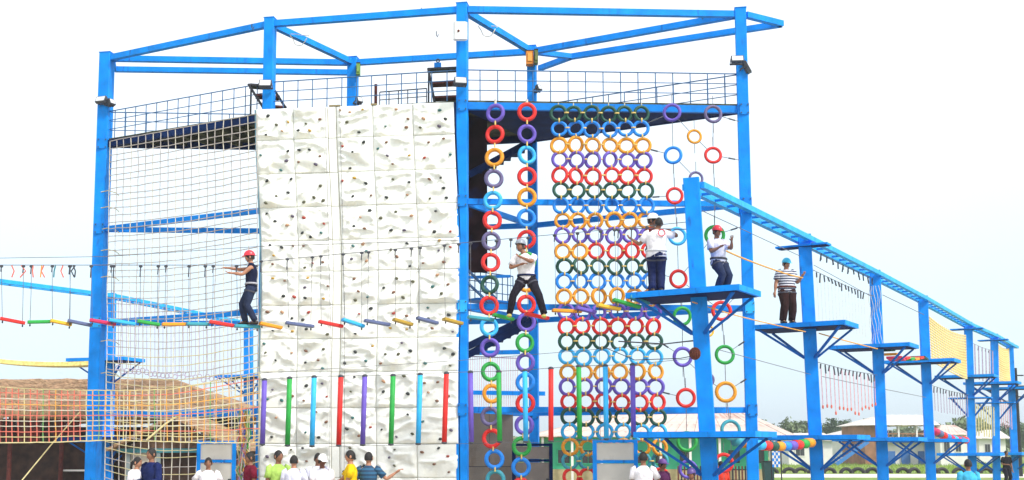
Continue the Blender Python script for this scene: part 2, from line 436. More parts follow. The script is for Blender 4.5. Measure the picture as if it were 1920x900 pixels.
# floodlights
def flood(px, py, Y, label, w=26, h=15, yaw=0, tilt=25):
    c = U(px, py, Y); k = PXM(Y); W = w * k; H = h * k
    t = thing('floodlight', label, 'floodlight', c, 'floodlights clamped to the blue posts')
    M = Matrix.Rotation(R(yaw), 3, 'Z') @ Matrix.Rotation(R(-tilt), 3, 'X')
    def bx(a, b, nm, m, par=t):
        mb = MB().box(a, b); mb.v = [tuple(c + M @ V(q)) for q in mb.v]; return mb.part(nm, m, par)
    hs = bx((-W / 2, 0, -H / 2), (W / 2, .09, H / 2), 'housing', GREYH)
    bx((-W / 2 + .02, -.006, -H / 2 + .02), (W / 2 - .02, -.001, H / 2 - .02), 'glass', GLASS)
    for q in range(5): bx((-W / 2 + .03 + q * W / 5, .09, -H / 2), (-W / 2 + .04 + q * W / 5, .13, H / 2), 'cooling_fin', GREYH, hs)
    bx((-W / 2 - .015, .03, -.02), (-W / 2 - .002, .2, .02), 'bracket', GREYH); bx((W / 2 + .002, .03, -.02), (W / 2 + .015, .2, .02), 'bracket', GREYH)
    bx((-W / 2 - .015, .2, -.02), (W / 2 + .015, .22, .02), 'bracket', GREYH)
yA, yB, yE, yD, yF = (XY[k].y for k in 'ABEDF')
flood(188, 185, yA - .35, 'grey floodlight sticking out left of the leftmost tall post', 22, 13, -20)
flood(211, 190, yA - .3, 'small dark floodlight on right side of leftmost tall post', 14, 12, 60)
flood(497, 155, yB - .4, 'floodlight with pale glass on tall post above the wall, left', 24, 16)
flood(864, 150, YC - .42, 'floodlight with pale glass on the front middle post', 24, 16, 10)
flood(1383, 109, yE - .4, 'floodlight with pale glass facing front on right post', 24, 14, -5)
flood(1404, 124, yE - .15, 'narrow floodlight turned sideways on right edge of right post', 14, 24, 70)
flood(1012, 163, yD - .3, 'small dark floodlight on back post behind the tyre curtain', 10, 12, 40)
flood(675, 186, yF - .3, 'small dark floodlight low on back post above white wall', 12, 12, 40)
def box_on_post(px, py, Y, w, h, label, m, m2):
    c = U(px, py, Y); k = PXM(Y)
    t = thing('junction_box', label, 'box', c)
    MB().box((c.x - w * k / 2, c.y - .12, c.z - h * k / 2), (c.x + w * k / 2, c.y + .1, c.z + h * k / 2)).part('casing', m, t)
    MB().box((c.x - w * k * .3, c.y - .14, c.z - h * k * .3), (c.x + w * k * .3, c.y - .121, c.z + h * k * .3)).part('cover', m2, t)
    MB().box((c.x - w * k * .55, c.y - .13, c.z + h * k * .5), (c.x + w * k * .55, c.y + .12, c.z + h * k * .5 + .02)).part('lid', BLACK, t)
box_on_post(993, 110, yD - .25, 14, 26, 'orange box strapped to the back post under the roof', mat('orange_box', (.75, .25, .02), .5), mat('orange_box_cover', (.8, .36, .06), .5))
box_on_post(1005, 108, yD - .3, 7, 26, 'olive box beside the orange box on the back post', mat('olive_box', (.10, .14, .03), .6), mat('olive_cover', (.15, .18, .05), .6))
box_on_post(672, 131, yF - .2, 7, 22, 'green box on back post above the white wall', mat('lime_box', (.16, .30, .06), .6), mat('lime_cover', (.22, .36, .08), .6))
c = U(863, 62, YC - .2); t = thing('stand_in_box', 'stand-in white box with small dark knob high on the front middle post', 'stand_in', c)  # added box standing in for a white blot, no lamp known here
kk = PXM(YC)
MB().beam((c.x, c.y - .12, c.z - 17 * kk), (c.x, c.y - .12, c.z + 17 * kk), 27 * kk, .16, side=(1, 0, 0), bev=.05).part('housing', mat('white_housing', (.85, .85, .85), .5, .03), t)
MB().ell((c.x - .04, c.y - .21, c.z - .02), (.03, .03, .03), 8, 6).part('knob', RUST, t)
# rope loops under the roof beams
for (px, py, lb) in ((562, 72, 'loop of pale rope hung from roof beam at left'), (915, 55, 'loop of pale rope hung from the roof beam right of the middle post')):
    c = U(px, py, 28.0); mb = MB()
    pts = [c + V((.22 * math.cos(a) * (1 + .2 * math.sin(3 * a)), .05 * math.sin(2 * a), .14 * math.sin(a) + .05 * math.cos(2 * a))) for a in [i * .5 for i in range(13)]]
    mb.tube(pts, .011, 5); tag(mb.part('rope_loop', ROPE_W), lb, 'rope')
hkl = ['small dark hook under the roof beam left of second post', 'small dark hook under roof beam, close left of the front middle post', 'small dark hook under roof beam, farther left of the front middle post',
       'small dark hook under roof beam near the right post', 'small dark hook hanging low left of the stand-in white box', 'small dark hook under the roof beam midway along white wall']
for i, (px, py) in enumerate(((472, 52), (813, 24), (790, 22), (1315, 32), (818, 66), (728, 28))):
    c = U(px, py, 27.6); mb = MB().tube([c + V((0, 0, .1)), c, c + V((.03, 0, -.05)), c + V((.05, 0, .02))], .012, 5)
    tag(mb.part('hook', CLIP), hkl[i], 'hook', 'hooks under the roof beams')

# ------------------------------------------------------------------ climbing wall
wyl, wyr = XY['B'].y - .42, YC - .08
TL = U(480, 208, wyl); TR = U(851, 190, wyr); BLc = U(487, 900, wyl); BRc = U(861, 900, wyr)
ztop = (TL.z + TR.z) / 2
rows_px = [205, 262, 326, 389, 452, 510, 573, 636, 698, 765, 832, 895]
zr = [ztop] + [U(550, y, (wyl * .8 + wyr * .2)).z for y in rows_px[1:]]
zr += [zr[-1] - .62, 0.03]
zr = [z for z in zr if z > .3] + [.03]
def WP(s, z, n=0.0):
    # left and right edge at height z
    tl = (ztop - z) / (ztop - BLc.z)
    l = TL.lerp(BLc, tl); r = TR.lerp(BRc, tl); l.z = z; r.z = z
    bul = .10 * math.exp(-((tl - .42) / .25) ** 2)
    l.x += bul; r.x += bul * .9
    p = l.lerp(r, s); p.z = z
    nn = (r - l).normalized().cross(V((0, 0, 1)))
    return p + nn * n
wall = thing('climbing_wall', 'tall white panelled climbing wall with moulded relief and small holds', 'climbing wall', V((TL.x / 2 + TR.x / 2, wyl, 0)))
cols_s = [(0, .191), (.191, .366), (.41, .593), (.593, .795), (.795, 1.0)]
HC = [((.03, .035, .035), 9), ((.09, .09, .05), 6), ((.20, .10, .06), 5), ((.34, .05, .035), 3), ((.04, .14, .14), 2), ((.45, .26, .03), 2), ((.10, .08, .13), 3), ((.42, .24, .14), 3)]
hold_me = []
for i, (c, wt) in enumerate(HC):
    for v in range(2):
        mb = MB().ell((0, 0, 0), (.043, .036, .027), 8, 5, jit=.18)
        me = mb.mesh('hold', mat('hold_resin_%d' % i, c, .6, .3, 20), True); hold_me += [me] * wt
def relief(u, v, seed, uu, vv):
    q = V((u * 1.5 + seed * 3.7 + .5 * noise.noise(V((u, v * 1.3, seed))), v * 3.0 + .7 * noise.noise(V((u * 1.6, v, seed + 9))), seed * 1.3))
    a = noise.ridged_multi_fractal(q, 1.0, 2.1, 3, 1.0, 2.0)
    b = noise.noise(q * 1.1 + V((5, 9, 2)))
    h = max(0, a - 1.12) * .145 + max(0, b - .05) * .15
    c = noise.noise(V((u * 3.2 + seed, v * 1.1 - seed, 4))) 
    h += .03 * max(0, c)
    edge = min(uu, 1 - uu, vv, 1 - vv)
    return h * min(1, edge / .1)
npan = 0; nh = 0
for r in range(len(zr) - 1):
    z1, z0 = zr[r], zr[r + 1]
    for ci, (s0, s1) in enumerate(cols_s):
        npan += 1; seed = npan * 1.713
        off = random.uniform(-.006, .01)
        nu, nv = 26, 26; mb = MB(); vs = []; fs = []
        g_ = .0010
        for j in range(nv + 1):
            for i in range(nu + 1):
                uu = i / nu; vv = j / nv
                s = s0 + g_ + (s1 - s0 - 2 * g_) * uu; z = z0 + .004 + (z1 - z0 - .008) * vv
                dy = (s - .5) * .0  # level courses
                wx = s * 4.5; h = relief(wx, z, seed, uu, vv)
                vs.append(WP(s, z, .03 + off + h))
        for j in range(nv):
            for i in range(nu): a = j * (nu + 1) + i; fs.append((a, a + 1, a + nu + 2, a + nu + 1))
        # skirt
        k = len(vs)
        bd = [i for i in range(nu + 1)] + [(j + 1) * (nu + 1) - 1 for j in range(1, nv + 1)] + [nv * (nu + 1) + i for i in range(nu - 1, -1, -1)] + [j * (nu + 1) for j in range(nv - 1, 0, -1)]
        for i_, b_ in enumerate(bd):
            p = vs[b_]; vs.append(p + V((0, .05, 0)))
        for i_ in range(len(bd)): fs.append((bd[i_], bd[(i_ + 1) % len(bd)], k + (i_ + 1) % len(bd), k + i_))
        mb.add(vs, fs)
        pn = mb.part('wall_panel', WALLW, wall, smooth=True)
        cnt = 5 if (r + ci) % 2 == 0 else 4
        spots = []
        for _ in range(40):
            if len(spots) >= cnt or nh >= 295: break
            uu = random.uniform(.1, .9); vv = random.uniform(.1, .9)
            if all((uu - a) ** 2 + (vv - b) ** 2 > .07 for a, b in spots):
                spots.append((uu, vv)); s = s0 + (s1 - s0) * uu; z = z0 + (z1 - z0) * vv
                p = WP(s, z, .05 + off + relief(s * 4.5, z, seed, uu, vv))
                k_ = random.uniform(.75, 1.25)
                inst('hold', random.choice(hold_me), pn, p, (0, random.uniform(-.6, .6), 0), (k_, 1, k_)); nh += 1
    # narrow strip
    mb = MB()
    a, b = WP(.3685, z0 + .006, .035), WP(.4075, z0 + .006, .035); c, d = WP(.4075, z1 - .006, .035), WP(.3685, z1 - .006, .035)
    o = V((0, .06, 0))
    mb.add([a, b, c, d, a + o, b + o, c + o, d + o], [(0, 1, 2, 3), (0, 4, 5, 1), (1, 5, 6, 2), (2, 6, 7, 3), (3, 7, 4, 0)]).part('strip_panel', WALLW, wall)
mb = MB()
a, b, c, d = WP(0, .02, -.01), WP(1, .02, -.01), WP(1, ztop - .01, -.01), WP(0, ztop - .01, -.01)
zz = [0.02 + (ztop - .03) * i / 12 for i in range(13)]; vs = []; fs = []
for z in zz: vs += [WP(0.002, z, -.02), WP(.998, z, -.02), WP(.998, z, -.10), WP(0.002, z, -.10)]
for i in range(12):
    for k in range(4): fs.append((i * 4 + k, i * 4 + (k + 1) % 4, i * 4 + 4 + (k + 1) % 4, i * 4 + 4 + k))
fs += [(3, 2, 1, 0), (48, 49, 50, 51)]
mb.add(vs, fs).part('backing', SEAM, wall)
MB().tube([WP(-.004, z, .02) for z in zz], .02, 6).part('edge_tube', mat('edge_grey_blue', (.13, .26, .33), .5), wall)
MB().tube([WP(1.004, z, .02) for z in zz], .02, 6).part('edge_tube', NAVY, wall)
for x_ in (632, 700, 622):
    s = (x_ - 480) / 371
    for i in range(3): 
        p = WP(s + i * .008, ztop, .02); MB().box((p.x - .04, p.y - .02, p.z), (p.x + .03, p.y + .06, p.z + .04)).part('clamp', mat('rusty_clamp', (.25, .20, .10), .8), wall)
for x_ in (613, 640):
    s = (x_ - 480) / 371
    MB().tube([WP(s, z, .09) for z in (ztop, ztop - 5, 0.6)], .006, 4).part('guide_wire', ROPE_G, wall)

# ------------------------------------------------------------------ tyres
def tyre_me(colr, ro, ri):
    key = (colr, ro, ri)
    if key not in tyre_me.c:
        rr = (ro - ri) / 2
        mb = MB().torus((0, 0, 0), (ro + ri) / 2, rr, n=26, m=8, depth=1.15)
        tyre_me.c[key] = mb.mesh('tyre', PM[colr], True)
    return tyre_me.c[key]
tyre_me.c = {}
tie_v = MB().tube([(0, -.075, .05), (0, -.09, .0), (0, -.075, -.05)], .017, 6).mesh('tie', TIE, True)
tie_h = MB().tube([(.05, -.075, 0), (0, -.09, 0), (-.05, -.075, 0)], .017, 6).mesh('tie', TIE, True)
YT = YC - .12
k27 = PXM(YT)
cur = thing('tyre_curtain', 'wide hanging curtain of small painted tyres tied in colour rows', 'tyre curtain', V((U(1130, 900, YT).x, YT, 0)))
crows = [(213, 'dkgreen'), (242, 'blue'), (272, 'orange'), (300, 'purple'), (330, 'red'), (357, 'dkgreen'), (386, 'blue'), (414, 'orange'), (441, 'purple'),
         (471, 'orange'), (499, 'dkgreen'), (527, 'blue'), (556, 'orange'), (585, 'purple'), (612, 'red'), (641, 'dkgreen'), (669, 'ltblue'), (698, 'orange'),
         (725, 'purple'), (754, 'red'), (782, 'dkgreen'), (810, 'ltblue'), (838, 'orange'), (865, 'teal'), (893, 'red'), (921, 'dkgreen')]
xt = [1048, 1078, 1109, 1142, 1172, 1203]; xb = [1066, 1098, 1132, 1166, 1200, 1232]
cgrid = []
for ri, (y, c) in enumerate(crows):
    line = []
    for ci in range(6):
        t = (y - 242) / (755 - 242); x = lerp(xt[ci], xb[ci], t)
        cc = c
        if ri == 9 and ci > 1: cc = 'red'
        p = U(x + random.uniform(-1.6, 1.6), y + random.uniform(-1.5, 1.5), YT + random.uniform(-.02, .02))
        p.z = max(p.z, .18)
        o = inst('tyre', tyre_me(cc, .209, .130), cur, p, (random.uniform(-.3, .3), random.uniform(0, 6), random.uniform(-.38, .38)), (random.uniform(.96, 1.04),) * 3)
        line.append((p, o))
    cgrid.append(line)
for r in range(len(cgrid)):
    for c in range(6):
        p, o = cgrid[r][c]
        if c < 5:
            q = (p + cgrid[r][c + 1][0]) / 2; inst('tie', tie_h, o, q, (0, random.uniform(-.15, .15), 0)).rotation_euler = (0, 0, 0)
            WLq = col.objects  # noqa
        if r < len(cgrid) - 1:
            q = (p + cgrid[r + 1][c][0]) / 2; inst('tie', tie_v, o, q)
# children of rotated tyres: undo the parent's turn so that the ties sit straight
for line in cgrid:
    for p, o in line:
        Mi = o.rotation_euler.to_matrix().inverted()
        for ch in o.children:
            ch.location = Mi @ ch.location; ch.rotation_euler = Mi.to_euler()
for c in range(6):
    p = cgrid[0][c][0]; MB().tube([p + V((0, 0, .15)), (p.x, p.y - .02, zd - .1)], .014, 5).part('hanging_rope', ROPE_W, cur)
MB().tube([U(1121, 195, YT - .1), U(1123, 500, YT - .1), U(1126, 900, YT - .1)], .007, 4).part('guide_rope', ROPE_G, cur)

def tyre_ladder(seq, label, ro, ri):
    t = thing('tyre_ladder', label, 'tyre ladder', V((U(seq[0][0], 900, YT).x, YT - .1, 0)), 'hanging single columns of painted tyres')
    prev = None
    for (x, y, c) in seq:
        p = U(x, y, YT - .1)
        s = tyre_me(c, ro, ri); o = inst('tyre', s, t, p, (random.uniform(-.1, .1), random.uniform(0, 6), random.uniform(-.35, .35)))
        if prev is not None:
            q = (p + prev) / 2; MB().tube([q + V((0, -.06, .05)), q + V((0, -.07, -.05))], .018, 6).part('tie', TIE, t)
        prev = p
    p = U(seq[0][0], seq[0][1], YT - .1); MB().tube([p + V((0, 0, .18)), (p.x, p.y, zd - .05)], .03, 6).part('hanging_rope', ROPE_W, t)
l1 = [(929, 212, 'purple'), (928, 252, 'red'), (927, 295, 'orange'), (926, 335, 'grey purple'), (924, 376, 'ltblue'), (923, 413, 'red'), (921, 452, 'grey purple'),
      (920, 492, 'red'), (918, 534, 'dkgreen'), (917, 573, 'red'), (917, 613, 'ltblue'), (918.5, 652, 'purple'), (920, 697, 'green'), (922, 738, 'orange'), (919, 781, 'grey purple'),
      (922, 822, 'red'), (927, 861, 'blue'), (929, 899, 'teal'), (930, 936, 'purple')]
l2 = [(988, 210, 'red'), (988, 251, 'purple'), (988, 291, 'ltblue'), (988, 331, 'red'), (988, 370, 'orange'), (987, 409, 'blue'), (987, 449, 'red'), (987, 490, 'green'),
      (987, 530, 'orange'), (987, 571, 'red'), (987, 604, 'purple'), (984, 643, 'green'), (985, 680, 'purple'), (985, 717, 'blue'), (985, 756, 'red'), (983, 797, 'purple'),
      (978, 837, 'green'), (977, 876, 'blue'), (977, 914, 'red')]
tyre_ladder(l1, 'column of hanging painted tyres nearer the blue front post', .232, .135)
tyre_ladder(l2, 'column of hanging painted tyres beside the wide tyre curtain', .232, .135)
web = thing('tyre_web', 'loose web of spaced painted tyres roped below the deck at right', 'tyre web', V((U(1310, 900, YT).x, YT, 0)))
wt = [(1260, 211, 'purple', 18), (1337, 214, 'grey purple', 18.5), (1302, 256, 'orange', 15), (1262, 291, 'blue', 18), (1337, 291, 'red', 17.5), (1305, 335, 'grey purple', 15),
      (1265, 367, 'red', 17), (1340, 365, 'dkgreen', 15), (1340, 441, 'green', 20), (1270, 443, 'ltblue', 18.5), (1272, 523, 'red', 18.5), (1279, 593, 'green', 19), (1353, 583, 'red', 20),
      (1280, 669, 'purple', 19.5), (1359, 665, 'green', 19), (1286, 746, 'red', 19), (1361, 735, 'orange', 20.5), (1328, 620, 'yellow', 12), (1326, 712, 'grey purple', 14),
      (1370, 806, 'teal', 20), (1288, 828, 'green', 20), (1357, 868, 'red', 19), (1290, 880, 'purple', 18)]
WPs = []
for x, y, c, r in wt:
    p = U(x, y, YT); ro = r * k27
    o = inst('tyre', tyre_me(c, round(ro, 3), round(ro * .66, 3)), web, p, (random.uniform(-.15, .15), 0, random.uniform(-.2, .2))); WPs.append((p, ro))
    for a in (90, -90): 
        d = V((math.cos(R(a)), 0, math.sin(R(a))))
        MB().tube([p + d * ro, p + d * (ro + .22)], .008, 4).part('rope', ROPE_G, web)
def wr(i, j):
    a, ra = WPs[i]; b, rb = WPs[j]; d = (b - a).normalized()
    MB().tube([a + d * ra, b - d * rb], .009, 4).part('rope', ROPE_G, web)
for i, j in ((0, 2), (2, 4), (0, 3), (1, 4), (3, 5), (5, 7), (3, 6), (4, 7), (6, 9), (7, 8), (8, 12), (9, 10), (10, 11), (11, 13), (12, 14), (13, 15), (14, 16), (16, 19), (15, 20), (8, 10), (12, 10), (18, 13), (18, 16)): wr(i, j)
def rope_to(i, px, py):
    a, ra = WPs[i]; b = U(px, py, YT); d = (b - a).normalized()
    MB().tube([a + d * ra, b], .009, 4).part('rope', ROPE_G, web)
    m_ = a + d * (ra + .15); MB().tube([m_, m_ + d * .16], .02, 5).part('rope_splice', CLIP, web)
for i, px, py in ((1, 1386, 228), (4, 1386, 300), (8, 1390, 425), (12, 1395, 540), (14, 1396, 640), (16, 1397, 712), (0, 1215, 230), (3, 1218, 280), (6, 1218, 370), (13, 1235, 640), (15, 1240, 735), (10, 1220, 510)): rope_to(i, px, py)

# ------------------------------------------------------------------ pole traverse and plank bridge (in front of the tower)
YP = 25.6
poles = [(496, 713, 834, 'purple'), (543, 710, 836, 'green'), (589, 708, 837, 'ltblue'), (639, 707, 836, 'red'), (684, 706, 835, 'purple'), (737, 705, 834, 'green'), (788, 703, 833, 'ltblue'),
         (837, 701, 831, 'red'), (882, 699, 831, 'purple'), (935, 698, 829, 'green'), (984, 696, 829, 'ltblue'), (1033, 692, 828, 'red'), (1085, 688, 825, 'green'), (1135, 687, 824, 'ltblue'), (1186, 685, 818, 'purple')]
pt = thing('hanging_pole_traverse', 'row of thin coloured poles hung between two cables before wall', 'pole traverse', U(840, 760, YP))
for i, (x, y0, y1, c) in enumerate(poles):
    lean = -4 if i < 8 else 2
    if i == 11: lean = 0
    yy = YP - .3 * max(0, i - 8) / 6
    p = MB().tube([U(x, y0, yy), U(x + lean * .5, (y0 + y1) / 2, yy), U(x + lean, y1, yy)], .056, 10).part('pole', WM[c], pt, smooth=True)
    MB().ell(U(x, y0 - 1, yy), (.065, .065, .045), 8, 5).part('clamp', CLIP, p)
    MB().ell(U(x + lean, y1 - 1, yy), (.065, .065, .035), 8, 5).part('clamp', CLIP, p)
MB().tube([U(487, 712, YP)] + [U(x, y0 - 2, YP) for x, y0, y1, c in poles] + [U(1300, 672, 24.6)], .008, 4).part('cable', ROPE_G, pt)
MB().tube([U(487, 838, YP)] + [U(x - 1, y1 + 1, YP) for x, y0, y1, c in poles] + [U(1310, 812, 24.6)], .006, 4).part('cable', ROPE_G, pt)
MB().tube([U(487, 700, YP), U(860, 676, YP), U(1180, 650, YP), U(1300, 640, 24.6)], .007, 4).part('cable', ROPE_G, pt)

YB = 25.3
planks = [(-60, 594, -8, 603, 'green'), (0, 597, 47, 606, 'red'), (52, 604, 95, 603, 'green'), (95, 601, 134, 609, 'yellow'), (127, 601, 171, 610, 'slate'), (168, 600, 217, 608, 'magenta'),
          (205, 600, 254, 608, 'ltblue'), (258, 602, 299, 609, 'green'), (304, 608, 350, 608, 'orange'), (350, 607, 391, 608, 'teal'), (393, 603, 438, 611, 'red'), (440, 611, 487, 613, 'teal'),
          (487, 606, 528, 615, 'orange'), (536, 605, 588, 612, 'slate'), (598, 603, 642, 612, 'red'), (642, 599, 682, 612, 'ltblue'), (684, 601, 730, 609, 'slate'), (738, 599, 772, 609, 'olive'),
          (782, 596, 820, 606, 'slate'), (832, 598, 866, 607, 'olive'), (878, 594, 925, 600, 'teal'), (925, 590, 962, 599, 'green'), (985, 588, 1028, 597, 'red'), (1036, 582, 1090, 584, 'orange'),
          (1080, 577, 1116, 586, 'purple'), (1120, 572, 1162, 580, 'yellow'), (1150, 562, 1200, 576, 'green'), (1180, 556, 1215, 570, 'teal')]
br = thing('plank_bridge', 'swaying rope bridge of single coloured planks hung from a cable', 'rope bridge', U(600, 606, YB))
def topy(x):
    if x < 487: return 497
    if x < 860: return lerp(488, 456, (x - 487) / 373)
    return lerp(456, 425, (x - 860) / 340)
def yb(x): return YB if x < 900 else lerp(YB, 24.75, (x - 900) / 300)
for i, (x0, y0, x1, y1, c) in enumerate(planks):
    a = U(x0, y0, yb(x0) - .1); b = U(x1, y1, yb(x1) + .1)
    pl = MB().beam(a, b, .17, .065, bev=.01).part('plank', WM[c], br)
    for q, xx in ((a.lerp(b, .1), lerp(x0, x1, .1)), (a.lerp(b, .9), lerp(x0, x1, .9))):
        top = U(xx + random.uniform(-3, 3), topy(xx), yb(xx))
        if i % 2 == 0 and q == a.lerp(b, .9): continue
        MB().tube([q + V((0, 0, -.09)), q.lerp(top, .5) + V((random.uniform(-.01, .01), 0, 0)), top], .0068, 4).part('hanger_rope', ROPE_G, pl)
        MB().ell(top - V((0, 0, .03)), (.045, .03, .03), 6, 4).part('clip', CLIP, pl)
        MB().tube([top - V((0, 0, .03)), top - V((0.01, 0, .14 + random.uniform(0, .15)))], .014, 5).part('strap', CLIP, pl)
        MB().ell(q - V((0, 0, .07)), (.02, .02, .03), 6, 4).part('knot', CLIP, pl)
MB().tube([U(-80, 497, YB), U(487, 497, YB)], .009, 5).part('cable', ROPE_G, br)
MB().tube([U(487, 490, YB), U(860, 456, YB), U(1200, 425, 24.75), U(1300, 415, 24.5)], .008, 5).part('cable', ROPE_G, br)
MB().tube([U(-80, 485, YB), U(200, 481, YB), U(487, 462, YB), U(860, 450, YB)], .007, 5).part('cable', ROPE_G, br)
for i, x in enumerate((22, 40, 62, 78, 82, 104, 118, 137, 141)):
    c = (ROPE_P, ROPE_P, ROPE_P, ROPE_O, ROPE_P, mat('teal_strap', (.04, .2, .25), .8), ROPE_P, CLIP, CLIP)[i]
    t_ = U(x, 498, YB); MB().tube([t_, t_ + V((random.uniform(-.1, .1), 0, -.12)), t_ + V((random.uniform(-.06, .06), 0, -.26))], .016, 5).part('strap', c, br)

# ------------------------------------------------------------------ nets
def net_point_tall(s, t):
    # s 0..1 from left post to wall, t 0 at the top
    tl, tr = V(U(206, 266, yA - .2)), V(U(481, 214, yB - .5))
    bl, br_ = V(U(196, 925, yA - 1.2)), V(U(486, 925, yB - .9))
    l = tl.lerp(bl, t); r = tr.lerp(br_, t); p = l.lerp(r, s)
    p.y -= .35 * math.sin(math.pi * s) * t * t
    p.z -= .30 * math.sin(math.pi * s) * t
    return p
tn = thing('cargo_net', 'tall cream rope climbing net hung from the left deck edge', 'net', net_point_tall(.5, 1) * 1.0)
NC, NR = 19, 50; NETG = mat('grey_beige_rope', (.44, .40, .37), .9, .25, 8)
for i in range(NC + 1):
    s = i / NC
    pts = [net_point_tall(s + random.uniform(-.004, .004), t / 24) for t in range(25)]
    MB().tube(pts, .0122, 4).part('rope', NETG if i % 3 else ROPE_W, tn)
for j in range(NR + 1):
    t = j / NR
    w_ = random.uniform(-.003, .003)
    pts = [net_point_tall(s / 14, min(1, t + w_ + random.uniform(-.0012, .0012))) for s in range(15)]
    MB().tube(pts, .0122, 4).part('rope', ROPE_Y if j > 30 and j % 3 else NETG, tn)
p0 = net_point_tall(0, 0)
def low_pt(s, t):
    x = lerp(-70, 487, s); yt = 722 + 10 * math.sin(s * math.pi) - (24 * max(0, s - .7) / .3); ybm = 828 + 2 * math.sin(s * 9)
    p = U(x, lerp(yt, ybm, t), 25.9 + .15 * math.sin(s * 7)); return p
ln = thing('cargo_net', 'low wide net of pink and orange ropes crossing the leftmost post', 'net', low_pt(.5, 1))
for i in range(49):
    s = i / 48
    m = ROPE_P if s < .42 and i % 5 else (ROPE_O if i % 2 else ROPE_Y)
    if i % 9 == 4: m = ROPE_GR
    MB().tube([low_pt(s + random.uniform(-.0015, .0015), t / 5) for t in range(6)], .0125, 4).part('rope', m, ln)
for j in range(11):
    t = j / 10
    m = (ROPE_Y, ROPE_P, ROPE_W, ROPE_O, ROPE_W, ROPE_P, ROPE_W, ROPE_W, ROPE_P, ROPE_Y, ROPE_Y)[j]
    MB().tube([low_pt(s / 40, t + random.uniform(-.006, .006)) for s in range(41)], (.013 if j < 10 else .017), 4).part('rope', m, ln)
# rope handrail from low left
mb = MB().tube([U(40, 902, 26.0), U(95, 835, 26.3), U(150, 772, 26.6)], .014, 6); tag(mb.part('stay_rope', ROPE_Y), 'thick cream rope slanting up across the low pink net', 'rope')
mb = MB().tube([U(275, 825, 25.7), U(310, 795, 25.75), U(340, 775, 25.8)], .022, 6); tag(mb.part('stay_rope', ROPE_Y), 'short cream rope slanting across the net before the hut', 'rope')
# bundle of coloured ropes at the wall's left foot
bd = thing('rope_bundle', 'tangled bundle of coloured ropes hanging at left foot of the white wall', 'ropes', U(458, 895, 26.3))
for i in range(22):
    c = (ROPE_P, ROPE_GR, ROPE_Y, ROPE_L, ROPE_O, WM['green'], WM['purple'], ROPE_W)[i % 8]
    x = random.uniform(446, 468); pts = [U(x + random.uniform(-6, 6), y, 26.2 + random.uniform(-.06, .06)) for y in range(770, 912, 14)]
    MB().tube(catmull(pts, 2), .014, 4).part('rope', c, bd)

# ------------------------------------------------------------------ rows of platform posts
SHADED_BRACE = mat('blue_brace_shaded', (0.0, 0.11, 0.44), .55, .2, 3, spec=.15)  # brace blue darkened, shade below the platforms put into the colour
ROWM = BLUE
PY1 = 24.5
ZT = U(1296, 335, PY1).z; ZP = U(1318, 552, PY1).z; ZL = U(1325, 815, PY1).z
rows = [(1296, 335, 1332), (1508, 440, 1533), (1640, 507, 1656), (1730, 555, 1746), (1815, 604, 1824), (1864, 626, 1869), (1893, 643, 1904)]
UD = V((.545, .838, 0)); WD = V((.838, -.545, 0))
def slab(root, c, name, a1, a2, b, braces=True, th=.12, ud=UD, wd=WD, drop=.78, pw=.37):
    c = V(c)
    cs = [c - wd * a1 - ud * b, c + wd * a2 - ud * b, c + wd * a2 + ud * b, c - wd * a1 + ud * b]
    mb = MB(); mb.add([p for p in cs] + [p + V((0, 0, th)) for p in cs], [(3, 2, 1, 0), (4, 5, 6, 7)] + [(i, (i + 1) % 4, 4 + (i + 1) % 4, 4 + i) for i in range(4)])
    s = mb.part(name, BLUE, root)
    mb = MB()
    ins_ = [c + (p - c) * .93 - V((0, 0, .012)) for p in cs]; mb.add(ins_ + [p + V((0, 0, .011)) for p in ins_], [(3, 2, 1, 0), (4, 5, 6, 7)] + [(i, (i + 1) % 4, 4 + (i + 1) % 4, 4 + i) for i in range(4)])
    mb.part('underside_shade', NAVY, s)  # dark sheet that paints the shade under the blue slab
    if braces:
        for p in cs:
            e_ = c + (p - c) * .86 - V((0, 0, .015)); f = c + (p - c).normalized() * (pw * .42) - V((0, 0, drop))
            MB().beam(f, e_, .055, .055).part('brace', SHADED_BRACE, s)
    return s
def post_thing(base, top, label, w=.37, ud=UD, wd=WD, levels=(), group=None):
    t = thing('platform_post', label, 'post', base, group)
    MB().beam(base, top, w, w * .8, side=Matrix.Rotation(R(-14), 3, 'Z') @ V((1, 0, 0)), bev=.015).part('post', ROWM, t)
    MB().box((base.x - .3, base.y - .3, 0), (base.x + .3, base.y + .3, .03)).part('base_plate', BLUE2, t)
    d = (top - base)
    for z, a1, a2, b, th in levels:
        c = base + d * (z / d.z); c.z = z
        slab(t, c, 'platform', a1, a2, b, True, th, ud, wd)
    return t
order = ['nearest and tallest platform post in right row, with two climbers', 'platform post with the striped shirt climber on its platform', 'third platform post of right row, wires wound round its top',
         'fourth platform post of the right row, before the near yellow net', 'fifth platform post of the right row, right of the near yellow net', 'sixth and slim platform post of right row, left of far yellow net', 'last platform post at the far right end of row']
RT = []
for i, ((xt_, yt_, xb_), lb) in enumerate(zip(rows, order)):
    top = HT(xt_, yt_, ZT)
    # where the post meets the ground: follow its lean in the photograph
    yg = 900
    q = U(xb_, yg, top.y); 
    k = (top.z - 0) / (top.z - q.z); base = top + (q - top) * k; base.z = 0; base.y = top.y
    RT.append((base, top))
    lev = [(ZP - .06, 1.38, 1.12, .66, .12), (ZL - .06 if i < 4 else ZL - .62, 1.38, 1.25, .66, .12)]
    if i in (4, 5): lev.append((ZP - 1.0, .9, .9, .2, .06))
    t = post_thing(base, top, lb, .335, levels=lev, group='platform posts of the right row')
    if i in (1, 4, 5):
        c = base + (top - base) * .955
        slab(t, c, 'cross_plate', .75, .65, .2, False, .05)
